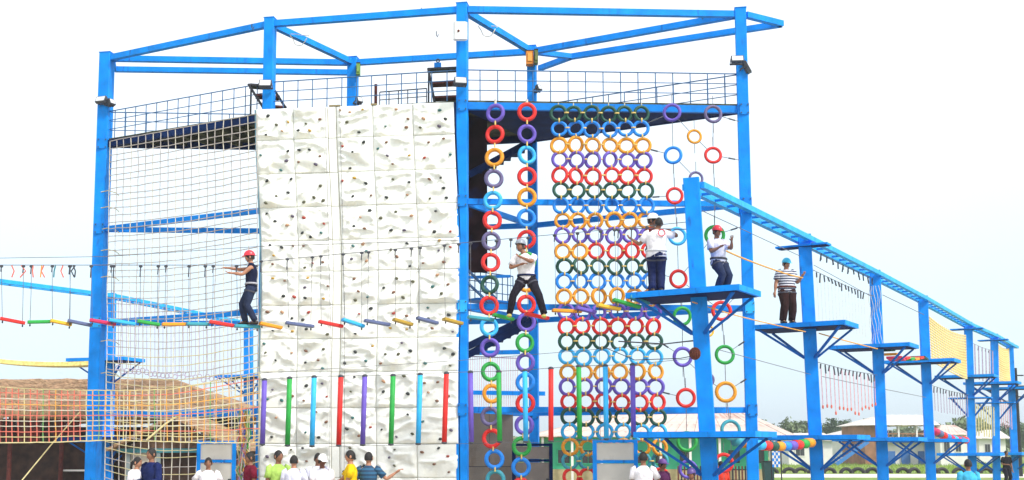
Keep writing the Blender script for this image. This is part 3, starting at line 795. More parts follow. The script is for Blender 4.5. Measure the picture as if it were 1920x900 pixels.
# overhead twin rail
def rails(tops, label, ud, wd, gap=.18, zoff=-.14, spacing=.75):
    t = thing('overhead_rail', label, 'rail', tops[0])
    for a, b in zip(tops, tops[1:]):
        a_ = a + V((0, 0, zoff)); b_ = b + V((0, 0, zoff)); sp_ = None
        for sgn in (-1, 1):
            rl = MB().beam(a_ + wd * gap * sgn, b_ + wd * gap * sgn, .14, .13).part('rail', BLUE_LIT, t)
            if sp_ is None: sp_ = rl
        n = int((b_ - a_).length / spacing)
        for i in range(n + 1):
            p = a_.lerp(b_, i / n) - V((0, 0, .03)); MB().beam(p - wd * gap * .93, p + wd * gap * .93, .05, .05).part('rung', BLUE2, sp_)
    return t
tops = [b for a, b in RT]
rails([tops[0] + UD * .1] + tops[1:] + [tops[-1] + UD * 1.5], 'long twin blue overhead rail running along right post tops', UD, WD)
# left row
LP = [HT(207, 550, ZT), HT(466, 604, ZT)]
ldir = (V((LP[1].x, LP[1].y, 0)) - V((LP[0].x, LP[0].y, 0))).normalized(); lw = V((ldir.y, -ldir.x, 0))
for i, top in enumerate(LP):
    q = U((207, 466)[i] - (6, 0)[i], 900, top.y); base = V((q.x, top.y, 0))
    post_thing(base, top, ('platform post seen through tall net, right of the leftmost tower post', 'platform post behind the red helmeted climber, left of the white wall')[i], .36,
               ud=ldir, wd=lw, levels=[(ZP - .06, 1.4, 1.1, .66, .12), (ZL - .06, 1.4, 1.1, .66, .12)], group='platform posts of the left row')
l0 = HT(-60, 515, ZT)
rails([l0, LP[0], LP[1]], 'twin blue overhead rail receding behind the tall net at left', ldir, lw, .19, -.1)
# far-left platform edge and yellow walkway
mb = MB(); pa_, pb_ = U(-60, 673, 40), U(172, 684, 41); pts = sagline(pa_, pb_, .12, 10)
vs = []; fs = []
for p in pts: vs += [p, p + V((0, .9, 0.0)), p + V((0, .9, .10)), p + V((0, 0, .14))]
for i in range(10):
    for k in range(4): fs.append((i * 4 + k, i * 4 + (k + 1) % 4, i * 4 + 4 + (k + 1) % 4, i * 4 + 4 + k))
mb.add(vs, fs); tag(mb.part('net_walkway', mat('yellow_net_cloth', (.82, .64, .22), .9, .3, 12, .5, 20)), 'sagging yellow net walkway left of the leftmost tower post', 'walkway')

# hanging strands, clips, nets along the right row
def strands(i, j, z0, z1, n, label, m, name='hanging_strands', r=.01, t0=.08, t1=.92, clip=True, wob=.3, lowm=None, curve=.0):
    a, b = RT[i], RT[j]
    def P(t, z):
        pa = a[0].lerp(a[1], z / a[1].z); pb = b[0].lerp(b[1], z / b[1].z); return pa.lerp(pb, t)
    t_ = thing(name, label, 'ropes', P(.5, z1))
    MB().tube([P(0.03, z0), P(.5, z0 - .05), P(.97, z0)], .01, 4).part('cable', ROPE_G, t_)
    for k in range(n):
        t = lerp(t0, t1, k / (n - 1)); p = P(t, z0 - .03); zz_ = z1 + random.uniform(-.5, .5) * wob - curve * math.sin(math.pi * t)
        q = P(t, zz_)
        s = MB().tube([p, q], r, 4).part('strand', m, t_)
        if clip: MB().tube([p, p - V((random.uniform(-.05, .05), 0, .13 + random.uniform(0, .12)))], .022, 5).part('clip', CLIP, s)
        if lowm: MB().ell(q, (.03, .03, .06), 6, 4).part('handle', lowm, s)
    return t_
zz = lambda i, py: HT(rows[i][0], py, 1).z
def z_at(i, py): return U(rows[i][0], py, RT[i][1].y).z
strands(1, 2, z_at(1, 500), z_at(1, 598), 16, 'fine pale strands with dark clips hung beyond the striped shirt climber', ROPE_W, r=.006, t1=.8, wob=.1)
strands(1, 2, z_at(1, 460), z_at(1, 472), 11, 'short dark clips on a high cable under the overhead rail', CLIP, r=.012, t0=.2, t1=.95, wob=.05)
strands(1, 2, z_at(1, 676), z_at(1, 745), 15, 'long pink tipped strands hung between second and third right posts', ROPE_PK, r=.014, t0=.12, t1=.92, wob=.25, lowm=ROPE_P, curve=.3)
strands(3, 4, z_at(3, 720), z_at(3, 770), 14, 'thin grey hanging strands between fourth and fifth right posts', ROPE_L, r=.014, wob=.1)
strands(4, 5, z_at(4, 640), z_at(4, 708), 7, 'pale lilac hanging strands between fifth and sixth right posts', ROPE_L, r=.03, wob=.05)
strands(5, 6, z_at(5, 745), z_at(5, 800), 8, 'short coloured strands low between the two last right posts', ROPE_PK, r=.02, wob=.2)
strands(4, 5, z_at(4, 755), z_at(4, 815), 9, 'green and cream strands low between fifth and sixth right posts', ROPE_Y, r=.03, wob=.2)
def cloth_net(i, j, za, zb, zc, zd_, label):
    a, b = RT[i], RT[j]
    t_ = thing('cargo_net', label, 'net', a[0].lerp(b[0], .5) + V((0, 0, zb)))
    def P(s, t):
        z = lerp(lerp(za, zc, s), lerp(zb, zd_, s), t) - .12 * math.sin(math.pi * s)
        ss = lerp(.08, .92, s)
        return a[0].lerp(a[1], z / a[1].z).lerp(b[0].lerp(b[1], z / b[1].z), ss) + WD * .25 * math.sin(math.pi * s) * t
    ym = mat('yellow_net_rope', (.78, .60, .28), .9, .15, 10)
    for k in range(21): MB().tube([P(k / 20, t / 6) for t in range(7)], .026, 4).part('rope', ym, t_)
    for k in range(17): MB().tube([P(s / 8, k / 16) - V((0, 0, .07 * math.sin(s * .4))) for s in range(9)], .032, 4).part('rope', ym, t_)
cloth_net(3, 4, z_at(3, 588), z_at(3, 672), z_at(4, 632), z_at(4, 712), 'dense yellow net stretched between fourth and fifth right posts')
cloth_net(5, 6, z_at(5, 640), z_at(5, 712), z_at(6, 655), z_at(6, 714), 'dense yellow net stretched between the last two right posts')
# multicoloured crossings
def barrel_bridge(a, b, n, seqc, label, r=.16):
    t_ = thing('barrel_bridge', label, 'rope bridge', a.lerp(b, .5))
    for k in range(n):
        p = a.lerp(b, k / n); q = a.lerp(b, (k + .9) / n)
        s = -.12 * math.sin(math.pi * (k + .5) / n)
        MB().tube([p + V((0, 0, s)), q + V((0, 0, s))], r, 10).part('drum', WM[seqc[k % len(seqc)]], t_, smooth=True)
    return t_
lp = lambda i, z: RT[i][0].lerp(RT[i][1], z / RT[i][1].z)
barrel_bridge(U(1378, 826, 27.0), U(1523, 829, 30.3), 12, ['teal', 'orange', 'ltblue', 'ltblue', 'red', 'dkgreen', 'orange', 'blue', 'purple', 'red', 'green', 'orange'], 'row of coloured drums between first and second lower platforms', .12)
barrel_bridge(U(1750, 807, 47), U(1812, 825, 50), 9, ['magenta', 'slate', 'red', 'blue', 'magenta', 'ltblue'], 'striped red and blue drums above the lower platforms at right', .15)
def small_planks(pts, seqc, label, w=.5):
    t_ = thing('plank_bridge', label, 'rope bridge', pts[0].lerp(pts[1], .5)); n = len(seqc)
    for k, c in enumerate(seqc):
        p = pts[0].lerp(pts[1], (k + .1) / n); q = pts[0].lerp(pts[1], (k + .9) / n); s = V((0, 0, -.25 * math.sin(math.pi * (k + .5) / n)))
        MB().beam(p + s, q + s + V((0, 0, random.uniform(-.08, .08))), w, .07).part('plank', WM[c], t_)
    return t_
small_planks((U(1655, 654, 37.6), U(1728, 668, 41.5)), ['dkgreen', 'orange', 'magenta', 'red', 'green', 'orange', 'red', 'dkgreen'], 'tiny bridge of coloured planks between third and fourth upper platforms')
# cables and yellow ropes
def cable(pts, r, m, label, cat='cable', name='cable'):
    mb = MB().tube(pts, r, 5); return tag(mb.part(name, m), label, cat)
cable(catmull([U(1345, 463, 25.1), U(1400, 487, 26.5), U(1470, 512, 29.7), U(1505, 521, 30.3)], 4), .020, ROPE_O, 'orange rope handrail held by the red helmeted and striped shirt climbers', 'rope', 'hand_rope')
cable(catmull([U(1298, 566, 24.2), U(1390, 594, 26.2), U(1510, 622, 29.9)], 4), .014, ROPE_O, 'cream orange rope below first platform leading to second platform', 'rope', 'hand_rope')
cable(catmull([U(1536, 625, 30.8), U(1590, 640, 33), U(1645, 654, 35.6)], 4), .018, ROPE_O, 'cream orange rope between second and third upper platforms', 'rope', 'hand_rope')
cable([U(1345, 655, 24.8), U(1520, 702, 30.4)], .008, ROPE_G, 'thin grey cable between first and second right posts, mid height')
cable([U(1542, 706, 30.8), U(1642, 727, 36.3)], .009, ROPE_G, 'thin grey cable between second and third right posts before pink strands')
cable([U(1660, 730, 36.7), U(1736, 745, 42)], .010, ROPE_G, 'thin grey cable between third and fourth right posts')
cable([U(1316, 395, 24.5), U(1500, 480, 30.4)], .009, ROPE_G, 'thin dark cable just under overhead rail, first to second right post')
cable([U(1526, 497, 30.8), U(1632, 555, 36.3)], .009, ROPE_G, 'thin dark cable in front of fine pale strands')
cable([U(1655, 553, 36.7), U(1732, 590, 42)], .012, ROPE_G, 'thin dark cable between tops of third and fourth right posts')
cable([U(1160, 640, 26.6), U(1245, 645, 25.6), U(1305, 638, 24.6)], .016, CLIP, 'dark stay rope running from tyre curtain to first platform post')
cable([U(1130, 650, 26.6), U(1190, 675, 25.8), U(1275, 672, 24.8), U(1306, 666, 24.6)], .01, CLIP, 'thin stay rope ending at the brown rope ball')
# wires wound round third post
t_ = thing('wire_coil', 'pale wires wound round the upper third right post', 'wire', RT[2][0])
for k in range(5):
    p0_, p1_ = RT[2][0].lerp(RT[2][1], .93), RT[2][0].lerp(RT[2][1], .66)
    pts = [p0_.lerp(p1_, s / 20) + WD * (-.16 + .08 * k + .03 * math.cos(s * .8 + k)) - UD * .2 - V((0, .02, 0)) for s in range(21)]
    MB().tube(pts, .009, 4).part('wire', ROPE_W, t_)
# rope ball
c = U(1303, 663, 24.15); t_ = thing('rope_ball', 'brown ball of wound rope on left side of nearest right post', 'rope', c)
core = MB().ell(c, (.10, .10, .12), 12, 8).part('core', mat('brown_rope', (.13, .035, .02), .95, .5, 30, .8, 60), t_, smooth=True)
for k in range(7):
    a = k * .45; rr = .108
    pts = [c + Matrix.Rotation(a, 3, 'Z') @ V((rr * math.cos(b * .5), 0, rr * 1.12 * math.sin(b * .5))) for b in range(13)]
    MB().tube(pts, .014, 5).part('strand', MATS['brown_rope'], t_)

# hanging strands seen through the tall net (left row)
t_ = thing('hanging_strands', 'thin lilac strands with small rings hung behind the tall net', 'ropes', U(330, 690, 44))
for k in range(30):
    x = 222 + k * 7.6; Y = lerp(42, 48.5, k / 29); y1 = 692 + (k * .8) + random.uniform(-4, 4)
    s = MB().tube([U(x, lerp(560, 602, k / 29), Y), U(x, y1 - 6, Y)], .014, 4).part('strand', ROPE_L, t_)
    MB().torus(U(x, y1, Y), .09, .018, n=10, m=5).part('ring', ROPE_L, s)
t_ = thing('hanging_strands', 'thin pale pink strands hung behind the tyre ladders', 'ropes', U(915, 700, 34))
MB().tube([U(878, 668, 34), U(972, 672, 34)], .02, 4).part('cable', ROPE_L, t_)
for k in range(22): MB().tube([U(882 + k * 4.2, 668, 34), U(882 + k * 4.2, 762, 34)], .009, 4).part('strand', ROPE_PK, t_)
MB().beam(U(878, 662, 34), U(975, 660, 34), .12, .12).part('bar', BLUE2, t_)
MB().beam(U(878, 736, 34), U(1022, 738, 34), .12, .12).part('bar', BLUE, t_)

# ------------------------------------------------------------------ gates, screens and buildings
def gate(px0, px1, pyt, Y, label, m, frame=BLUE):
    a = U(px0, pyt, Y); b = U(px1, pyt, Y); H = a.z; c = V(((a.x + b.x) / 2, Y, 0))
    t = thing('door_gate', label, 'door', c, 'blue framed sheet doors'); w = .085
    for x in (a.x + w / 2, b.x - w / 2): MB().box((x - w / 2, Y - .03, .02), (x + w / 2, Y + .03, H)).part('stile', frame, t)
    M_ = 1.50
    for z in (.06, M_, H - .04, .78):
        MB().box((a.x + w, Y - .028, z - .03), (b.x - w, Y + .028, z + .035)).part('cross_bar', frame, t)
    for z0, z1 in ((.10, .74), (.82, M_ - .04), (M_ + .04, H - .08)):
        MB().box((a.x + w, Y - .008, z0), (b.x - w, Y + .008, z1)).part('sheet_panel', m, t)
    MB().box((b.x - w * 1.9, Y - .06, H * .5), (b.x - w * 1.1, Y - .03, H * .5 + .12)).part('handle', CLIP, t)
gate(370, 443, 826, 26.9, 'off white sheet door in blue frame left of white wall', DOORW)
gate(1111, 1195, 824, 25.9, 'off white sheet door in blue frame below the tyre curtain', DOORW)
gate(960, 1036, 831, 28.3, 'brown grey sheet door in dark blue frame behind tyre ladder', CEMENT, NAVY)
a = U(873, 772, 28.9); b = U(962, 772, 28.9)
t = thing('board_screen', 'stained grey cement board screen beside the front blue post', 'screen', (a.x / 2 + b.x / 2, 28.9, 0))
for i in range(2):
    for j in range(2):
        x0 = lerp(a.x, b.x, i / 2) + .004; x1 = lerp(a.x, b.x, (i + 1) / 2) - .004; z0 = a.z * j / 2 + .01; z1 = a.z * (j + 1) / 2 - .004
        MB().box((x0, 28.9 + .01 * i, z0), (x1, 28.95, z1)).part('board', CEMENT, t)
MB().box((a.x, 28.955, .0), (b.x, 29.0, a.z)).part('backing', NAVY, t)

def roof_sheets(par, rl, rr, el, er, n, m, name='roof_sheet', rib=.02):
    """gable/hip slope from ridge line rl-rr down to eave line el-er, as n separate sheets"""
    for i in range(n):
        a, b = rl.lerp(rr, (i + .02) / n), rl.lerp(rr, (i + .98) / n); c, d = er.lerp(el, 1 - (i + .98) / n), er.lerp(el, 1 - (i + .02) / n)
        lift = V((0, 0, rib * (i % 2)))
        vs = [p + lift for p in (a, b, c, d)]; lo = V((0, 0, -.04))
        MB().add(vs + [p + lo for p in vs], [(0, 1, 2, 3), (7, 6, 5, 4), (0, 4, 5, 1), (1, 5, 6, 2), (2, 6, 7, 3), (3, 7, 4, 0)]).part(name, m, par)
def window(par, x0, x1, y, z0, z1, face=-1, fm=WHITEW):
    f = MB(); w = (x1 - x0) * .08
    f.box((x0, y - .05, z0), (x1, y, z0 + w)).box((x0, y - .05, z1 - w), (x1, y, z1)).box((x0, y - .05, z0 + w), (x0 + w, y, z1 - w)).box((x1 - w, y - .05, z0 + w), (x1, y, z1 - w))
    o = f.part('window', fm, par)
    for k in range(2):
        xa = lerp(x0 + w, x1 - w, k / 2) + .02; xb_ = lerp(x0 + w, x1 - w, (k + 1) / 2) - .02
        MB().box((xa, y - .03, z0 + w), (xb_, y - .01, z1 - w)).part('pane', GLASSD, o)
    return o

# green hall with tin roof behind the tyre curtain
Yh = 62
def at_(px, py, Y): return U(px, py, Y)
t = thing('green_hall', 'long green hall under a pinkish tin roof behind the tyres', 'building', (at_(1240, 870, Yh).x, Yh, 0))
e0, e1 = at_(985, 818, Yh - 1), at_(1497, 818, Yh - 1); r0, r1 = at_(1180, 771, Yh + 7), at_(1392, 771, Yh + 7)
r0.z = r1.z = max(r0.z, r1.z); e0.z = e1.z
roof_sheets(t, r0, r1, e0, e1, 26, TIN)
be0, be1 = V((e0.x, Yh + 15, e0.z)), V((e1.x, Yh + 15, e1.z))
roof_sheets(t, r0, r1, be0, be1, 12, TIN)
roof_sheets(t, r0, r0 + V((0.02, .02, 0)), e0, be0, 6, TIN); roof_sheets(t, r1, r1 + V((.02, .02, 0)), e1, be1, 6, TIN)
wx0, wx1 = at_(1030, 850, Yh).x, at_(1440, 850, Yh).x
MB().box((wx0, Yh, 0), (wx1, Yh + 14, e0.z - .05)).part('wall', GREENW, t)
MB().box((wx0 - .03, Yh - .04, 0), (wx1 + .03, Yh - .005, .7)).part('plinth', mat('tan_plinth', (.45, .36, .2), .8), t)
for k in range(9):
    x = lerp(wx0, wx1, (k + .3) / 9)
    window(t, x, x + .75, Yh - .01, .95, 1.75, fm=GREENW)
for k in range(8):
    x = lerp(wx0, wx1, k / 7.5) - .4; MB().box((x - .06, Yh - .8, 0), (x + .06, Yh - .68, e0.z - .06)).part('column', WHITEW, t)
# fence / low black railing in front of hall
t = thing('low_fence', 'low dark picket fence in front of the green hall', 'fence', (at_(1350, 880, 56).x, 56, 0))
fa, fb = at_(1270, 880, 56).x, at_(1420, 880, 56).x
for z in (.25, .75): MB().box((fa, 56, z), (fb, 56.04, z + .06)).part('rail', BLACK, t)
for k in range(26):
    x = lerp(fa, fb, k / 25); MB().box((x, 55.96, 0), (x + .07, 55.995, .95)).part('picket', BLACK if k % 2 else RUST, t)

# house with upper storey, right background
def house(name, label, Y, x0, x1, y_eave, y_ridge, rx0, rx1, wm, rm, wins, depth=8, n=12, over=8):
    a = U(x0, y_eave, Y); b = U(x1, y_eave, Y); t = thing(name, label, 'house', ((a.x + b.x) / 2, Y, 0))
    zr_ = U(rx0, y_ridge, Y + depth / 2).z
    k = PXM(Y)
    ra = V((U(rx0, y_ridge, Y + depth / 2).x, Y + depth / 2, zr_)); rb = V((U(rx1, y_ridge, Y + depth / 2).x, Y + depth / 2, zr_))
    ea = a + V((-over * k, -.5, 0)); eb = b + V((over * k, -.5, 0))
    roof_sheets(t, ra, rb, ea, eb, n, rm); ba = V((ea.x, Y + depth + .5, ea.z)); bb = V((eb.x, Y + depth + .5, eb.z))
    roof_sheets(t, ra, rb, ba, bb, n, rm); roof_sheets(t, ra, ra + V((.02, .02, 0)), ea, ba, 4, rm); roof_sheets(t, rb, rb + V((.02, .02, 0)), eb, bb, 4, rm)
    if wm: MB().box((a.x, Y, 0), (b.x, Y + depth, a.z - .04)).part('wall', wm, t)
    for (wx0_, wx1_, wy0, wy1) in wins:
        p = U(wx0_, wy0, Y); q = U(wx1_, wy1, Y)
        window(t, p.x, q.x, Y - .01, max(q.z, .05), p.z)
    return t
hb = house('raised_house', 'two storey house with pinkish roof and open upper veranda', 128, 1622, 1752, 797, 778, 1650, 1735, None, TIN2, [])
HY = 128
def hbox(x0, x1, y0, y1, d0, d1, nm, m):
    a_, b_ = U(x0, y0, HY), U(x1, y1, HY); return MB().box((a_.x, HY + d0, max(0, b_.z)), (b_.x, HY + d1, a_.z)).part(nm, m, hb)
hbox(1622, 1650, 798, 900, .3, 8, 'wall', BRICKW); hbox(1650, 1752, 830, 900, .5, 9, 'wall', WHITEW); hbox(1650, 1752, 823, 830, -.2, 9, 'floor_slab', mat('tan_slab', (.45, .36, .25), .8))
hbox(1652, 1750, 812, 814.5, -.1, .0, 'handrail', BRICKW)
for x_ in range(1656, 1750, 9): hbox(x_, x_ + 1.6, 814.5, 823, -.08, -.02, 'baluster', BRICKW)
for x_ in (1650, 1682, 1716, 1748): hbox(x_, x_ + 4, 798, 823, -.2, .2, 'column', WHITEW)
window(hb, U(1628, 0, HY).x, U(1642, 0, HY).x, HY + .29, U(0, 820, HY).z, U(0, 806, HY).z)
for x in (1662, 1690, 1722):
    p = U(x, 846, 128.3); MB().box((p.x, 128.3, .05), (p.x + .95, 128.45, p.z)).part('door', mat('blue_door', (.03, .14, .4), .6), hb)
# blue external stair
s0, s1 = U(1628, 828, 122), U(1568, 868, 122)
stt = MB().beam(s0, V((s1.x, 122, .1)), .15, .35).part('stair_stringer', mat('stair_blue', (.03, .18, .5), .6), hb)
for k in range(11):
    p = V((lerp(s0.x, s1.x, (k + .5) / 11), 122, lerp(s0.z, .1, (k + .5) / 11))); MB().box((p.x - .25, 122.1, p.z), (p.x + .25, 124.4, p.z + .06)).part('tread', MATS['stair_blue'], stt)
house('low_house', 'low pale roofed shed left of the two storey house', 138, 1590, 1650, 815, 797, 1622, 1640, WHITEW, TIN2, [(1602, 1622, 825, 845)], n=8)
house('low_house', 'low pink roofed house right of the two storey house', 124, 1762, 1812, 815, 797, 1765, 1790, WHITEW, TIN, [(1768, 1782, 828, 848), (1790, 1803, 828, 848)], n=8)
house('low_house', 'small white house at far right behind the last posts', 140, 1835, 1885, 822, 806, 1848, 1872, WHITEW, TIN2, [(1845, 1858, 832, 850)], n=6)
house('low_house', 'plain tan roofed shelter seen between first and second right posts', 126, 1478, 1560, 826, 812, 1490, 1545, WHITEW, TIN2, [(1490, 1510, 834, 856), (1525, 1545, 834, 856)], n=8)

# thatched pavilion at left
Yt = 45.5
t = thing('thatched_pavilion', 'long open pavilion with brown thatched roof at far left', 'pavilion', (U(100, 880, Yt).x, Yt, 0))
re0, re1 = U(-160, 762, Yt - .6), U(478, 774, Yt - .6); re0.z = re1.z = U(200, 770, Yt - .6).z
rr0, rr1 = U(-160, 702, Yt + 5), U(325, 712, Yt + 5); rr0.z = rr1.z = U(150, 711, Yt + 5).z
def thatch_slope(a0, a1, b0, b1, nu, nv, nm):
    vs = []; fs = []
    for j in range(nv + 1):
        for i in range(nu + 1):
            p = a0.lerp(a1, i / nu).lerp(b0.lerp(b1, i / nu), j / nv)
            p = p + V((0, 0, .03 * noise.noise(p * 1.6) + .03 * noise.noise(p * 5) - .05 * math.sin(math.pi * j / nv) + .015 * ((j % 3) == 0)))
            if j == nv: p = p + V((0, 0, -random.uniform(0, .13)))
            vs.append(p)
    for j in range(nv):
        for i in range(nu): a = j * (nu + 1) + i; fs.append((a, a + 1, a + nu + 2, a + nu + 1))
    k = len(vs); vs += [V(p) + V((0, .05, -.22)) for p in vs[:k]]
    for j in range(nv):
        for i in range(nu): a = k + j * (nu + 1) + i; fs.append((a, a + nu + 1, a + nu + 2, a + 1))
    for i in range(nu): a = nv * (nu + 1) + i; fs.append((a, a + 1, k + a + 1, k + a))
    for j in range(nv): a = j * (nu + 1); fs.append((a, a + nu + 1, k + a + nu + 1, k + a)); a += nu; fs.append((a, a + nu + 1, k + a + nu + 1, k + a))
    return MB().add(vs, fs).part(nm, THATCH, t, smooth=False)
thatch_slope(rr0, rr1, re0, re1, 90, 14, 'roof')
mb = MB(); rs_ = random.Random(3)
for k in range(9000):
    i_ = rs_.random(); j_ = rs_.random() ** .8
    p = rr0.lerp(rr1, i_).lerp(re0.lerp(re1, i_), j_); nx = (re0.lerp(re1, i_) - rr0.lerp(rr1, i_)).normalized()
    p = p + V((0, 0, .03 * noise.noise(p * 1.6) + .03 * noise.noise(p * 5) - .05 * math.sin(math.pi * j_) + .02))
    q = p + nx * rs_.uniform(.2, .5) + V((rs_.uniform(-.06, .06), 0, rs_.uniform(-.03, .04))); w_ = rs_.uniform(.012, .03)
    mb.add([p - V((w_, 0, 0)), p + V((w_, 0, 0)), q], [(0, 1, 2)])
for k in range(1600):
    i_ = rs_.random(); p = re0.lerp(re1, i_) + V((0, -.01, .02 - .05 * rs_.random())); q = p + V((rs_.uniform(-.05, .05), -.04, -rs_.uniform(.1, .34)))
    mb.add([p - V((.03, 0, 0)), p + V((.03, 0, 0)), q], [(0, 1, 2)])
st_ = mb.part('straw', mat('loose_straw', (.36, .235, .13), .95, .5, 3), t); st_['kind'] = 'stuff'
bk0, bk1 = V((re0.x, Yt + 11, re0.z)), V((re1.x, Yt + 11, re0.z))
thatch_slope(rr0, rr1, bk0, bk1, 30, 6, 'roof'); thatch_slope(rr1, rr1 + V((.05, 0.05, 0)), re1, bk1, 8, 8, 'roof')
zc = re0.z - .25
for k, px in enumerate((-120, -30, 18, 115, 190, 290, 430)):
    p = U(px, 850, Yt + .3); MB().tube([(p.x, Yt + .3, 0), (p.x, Yt + .3, zc + .1)], .09, 8).part('column', RUST, t)
zb0 = U(80, 828, Yt + .6).z; zb1 = U(80, 785, Yt + .6).z
for k in range(12):
    xa = lerp(U(-150, 800, Yt).x, U(139, 800, Yt).x, k / 12); xb_ = lerp(U(-150, 800, Yt).x, U(139, 800, Yt).x, (k + 1) / 12) - .03
    MB().box((xa, Yt + .6 + .03 * (k % 2), zb0), (xb_, Yt + .7, zb1)).part('panel', MAROON if k % 3 else DKWOOD, t)
xe = U(168, 800, Yt).x
MB().box((U(-160, 800, Yt).x, Yt + 8.0, 0), (xe, Yt + 8.2, zb0 + .7)).part('back_wall', DKWOOD, t)
MB().box((U(-160, 800, Yt).x, Yt + .8, 0), (xe - .3, Yt + .9, zb0 - .0)).part('front_screen', DKWOOD, t)
MB().box((U(115, 800, Yt).x, Yt + .35, U(0, 884, Yt).z), (xe, Yt + .75, U(0, 881, Yt).z)).part('counter', WHITEW, t)
MB().box((U(-160, 800, Yt).x, Yt + .4, zb1 + .1), (U(440, 800, Yt).x, Yt + .52, zb1 + .2)).part('tie_beam', BLACK, t)
# blue slab of the low platform left of post A
a = U(108, 828, 41); MB().box((a.x, 40.8, a.z), (U(210, 828, 41).x, 42.0, a.z + .16)).part('service_ledge', NAVY, t)

# small gabled hut
Yg = 39.5
t = thing('gabled_hut', 'small brown gabled hut behind the net, beige notice panel on front', 'hut', (U(322, 890, Yg).x, Yg, 0))
ap = U(322, 780, Yg - .5); gl = U(200, 842, Yg - .5); gr_ = U(448, 834, Yg - .5); gr_.z = gl.z = min(gl.z, gr_.z)
for (c0, nm) in ((gl, 0), (gr_, 1)):
    for k in range(9):
        p = ap.lerp(c0, k / 9); q = ap.lerp(c0, (k + 1.1) / 9); o = V((0, 6, 0)); th_ = V((0, 0, -.06)); up_ = V((0, 0, .03 * (9 - k) / 9))
        MB().add([p + up_, q + up_ + V((0, 0, .04)), q + o + up_ + V((0, 0, .04)), p + o + up_, p + th_, q + th_, q + o + th_, p + o + th_],
                 [(0, 1, 2, 3), (7, 6, 5, 4), (0, 4, 5, 1), (1, 5, 6, 2), (2, 6, 7, 3), (3, 7, 4, 0)]).part('roof_course', THATCH, t)
W1 = mat('mottled_brown_front', (.15, .085, .05), .9, .6, 5, .5, 10)
MB().add([gl + V((.5, .5, 0)), gr_ + V((-.5, .5, 0)), ap + V((0, .5, -.15)), gl + V((.5, .7, 0)), gr_ + V((-.5, .7, 0)), ap + V((0, .7, -.15))],
         [(0, 1, 2), (5, 4, 3), (0, 3, 4, 1), (1, 4, 5, 2), (2, 5, 3, 0)]).part('gable', W1, t)
MB().box((gl.x + .3, Yg + .25, 0), (gr_.x - .3, Yg + 5, gl.z - .02)).part('wall', DKWOOD, t)
MB().box((gl.x + .2, Yg - .02, gl.z - .12), (gr_.x - .2, Yg + .2, gl.z + .02)).part('fascia', mat('teal_fascia', (.05, .22, .25), .7), t)
pp = U(245, 832, Yg + .1); pq = U(293, 880, Yg + .1)
MB().box((pp.x, Yg + .15, max(pq.z, .3)), (pq.x, Yg + .24, pp.z)).part('notice_panel', mat('beige_panel', (.55, .48, .38), .8, .1, 4), t)
for px in (240, 297):
    p = U(px, 850, Yg); MB().box((p.x - .06, Yg + .0, 0), (p.x + .06, Yg + .12, gl.z - .12)).part('column', mat('grey_column', (.22, .27, .27), .7), t)

t = thing('blue_roofed_shed', 'small shed with bright blue roof behind the gabled hut', 'shed', (U(410, 880, 47).x, 53, 0))
sa, sb = U(365, 806, 53), U(470, 806, 53); ta, tb_ = U(372, 780, 56), U(470, 780, 56)
roof_sheets(t, ta, tb_, sa, sb, 8, mat('light_blue_sheet', (.10, .42, .80), .5))
MB().box((sa.x + .2, 53.3, 0), (sb.x - .2, 56, sa.z - .05)).part('wall', WHITEW, t)
# half buried tyres along the path
tm = MB().torus((0, 0, 0), .30, .11, n=20, m=8, arc=.5, depth=1.0).mesh('tyre', RUBBER, True)
tyl = ['half buried tyre, leftmost of the row edging the path', 'half buried tyre just right of the leftmost tyre of the row', 'half buried tyre a little left of the second right post', 'half buried tyre directly left beside the second right post',
       'half buried tyre directly right of the second right post', 'half buried tyre below the foot of the blue house stair', 'half buried tyre just right of the blue house stair', 'half buried tyre directly left of the third right post',
       'half buried tyre directly right of the third right post', 'half buried tyre before the white lower wall of the raised house', 'half buried tyre left beside the fourth right post', 'half buried tyre right beside the fourth right post',
       'half buried tyre midway between fourth and fifth right posts', 'half buried tyre left of the fifth right post and pink roofed house wall', 'half buried tyre just left of the man in the light blue shirt', 'half buried tyre just right of the man in the light blue shirt', 'half buried tyre, rightmost of the row, near the last posts']
for k in range(17):
    px = 1452 + k * 26.5 + random.uniform(-5, 5); Y = 83
    p = U(px, 880, Y); o = bpy.data.objects.new('half_buried_tyre', tm); link(o, None, (p.x, 84.6 + .1 * math.sin(k), -.01)); o.rotation_euler = (0, 0, random.uniform(-.3, .3)); o.scale = (1.35, 1.2, 1.1)
    o.location.x = p.x * 84.6 / Y
    tag(o, tyl[k], 'tyre', 'half buried tyres along the path')

c = U(1440, 872, 60); t = thing('bin', 'dark green bin on the grass left of the second right post', 'bin', (c.x, 60, 0))
mb = MB(); w0, w1, zz1 = .22, .28, U(1440, 866, 60).z
mb.add([(c.x - w0, 60 - w0, 0), (c.x + w0, 60 - w0, 0), (c.x + w0, 60 + w0, 0), (c.x - w0, 60 + w0, 0), (c.x - w1, 60 - w1, zz1), (c.x + w1, 60 - w1, zz1), (c.x + w1, 60 + w1, zz1), (c.x - w1, 60 + w1, zz1)],
       [(0, 3, 2, 1), (4, 5, 6, 7), (0, 1, 5, 4), (1, 2, 6, 5), (2, 3, 7, 6), (3, 0, 4, 7)]).part('body', mat('dark_green_plastic', (.01, .05, .05), .5), t)
MB().box((c.x - .3, 59.7, zz1 + .002), (c.x + .3, 60.3, zz1 + .05)).part('lid', BLACK, t)
a = U(1447, 826, 58); b = U(1463, 876, 58); t = thing('hanging_cloth', 'blue and white checked cloth hung on two thin poles under drums', 'cloth', (a.x, 58, 0))
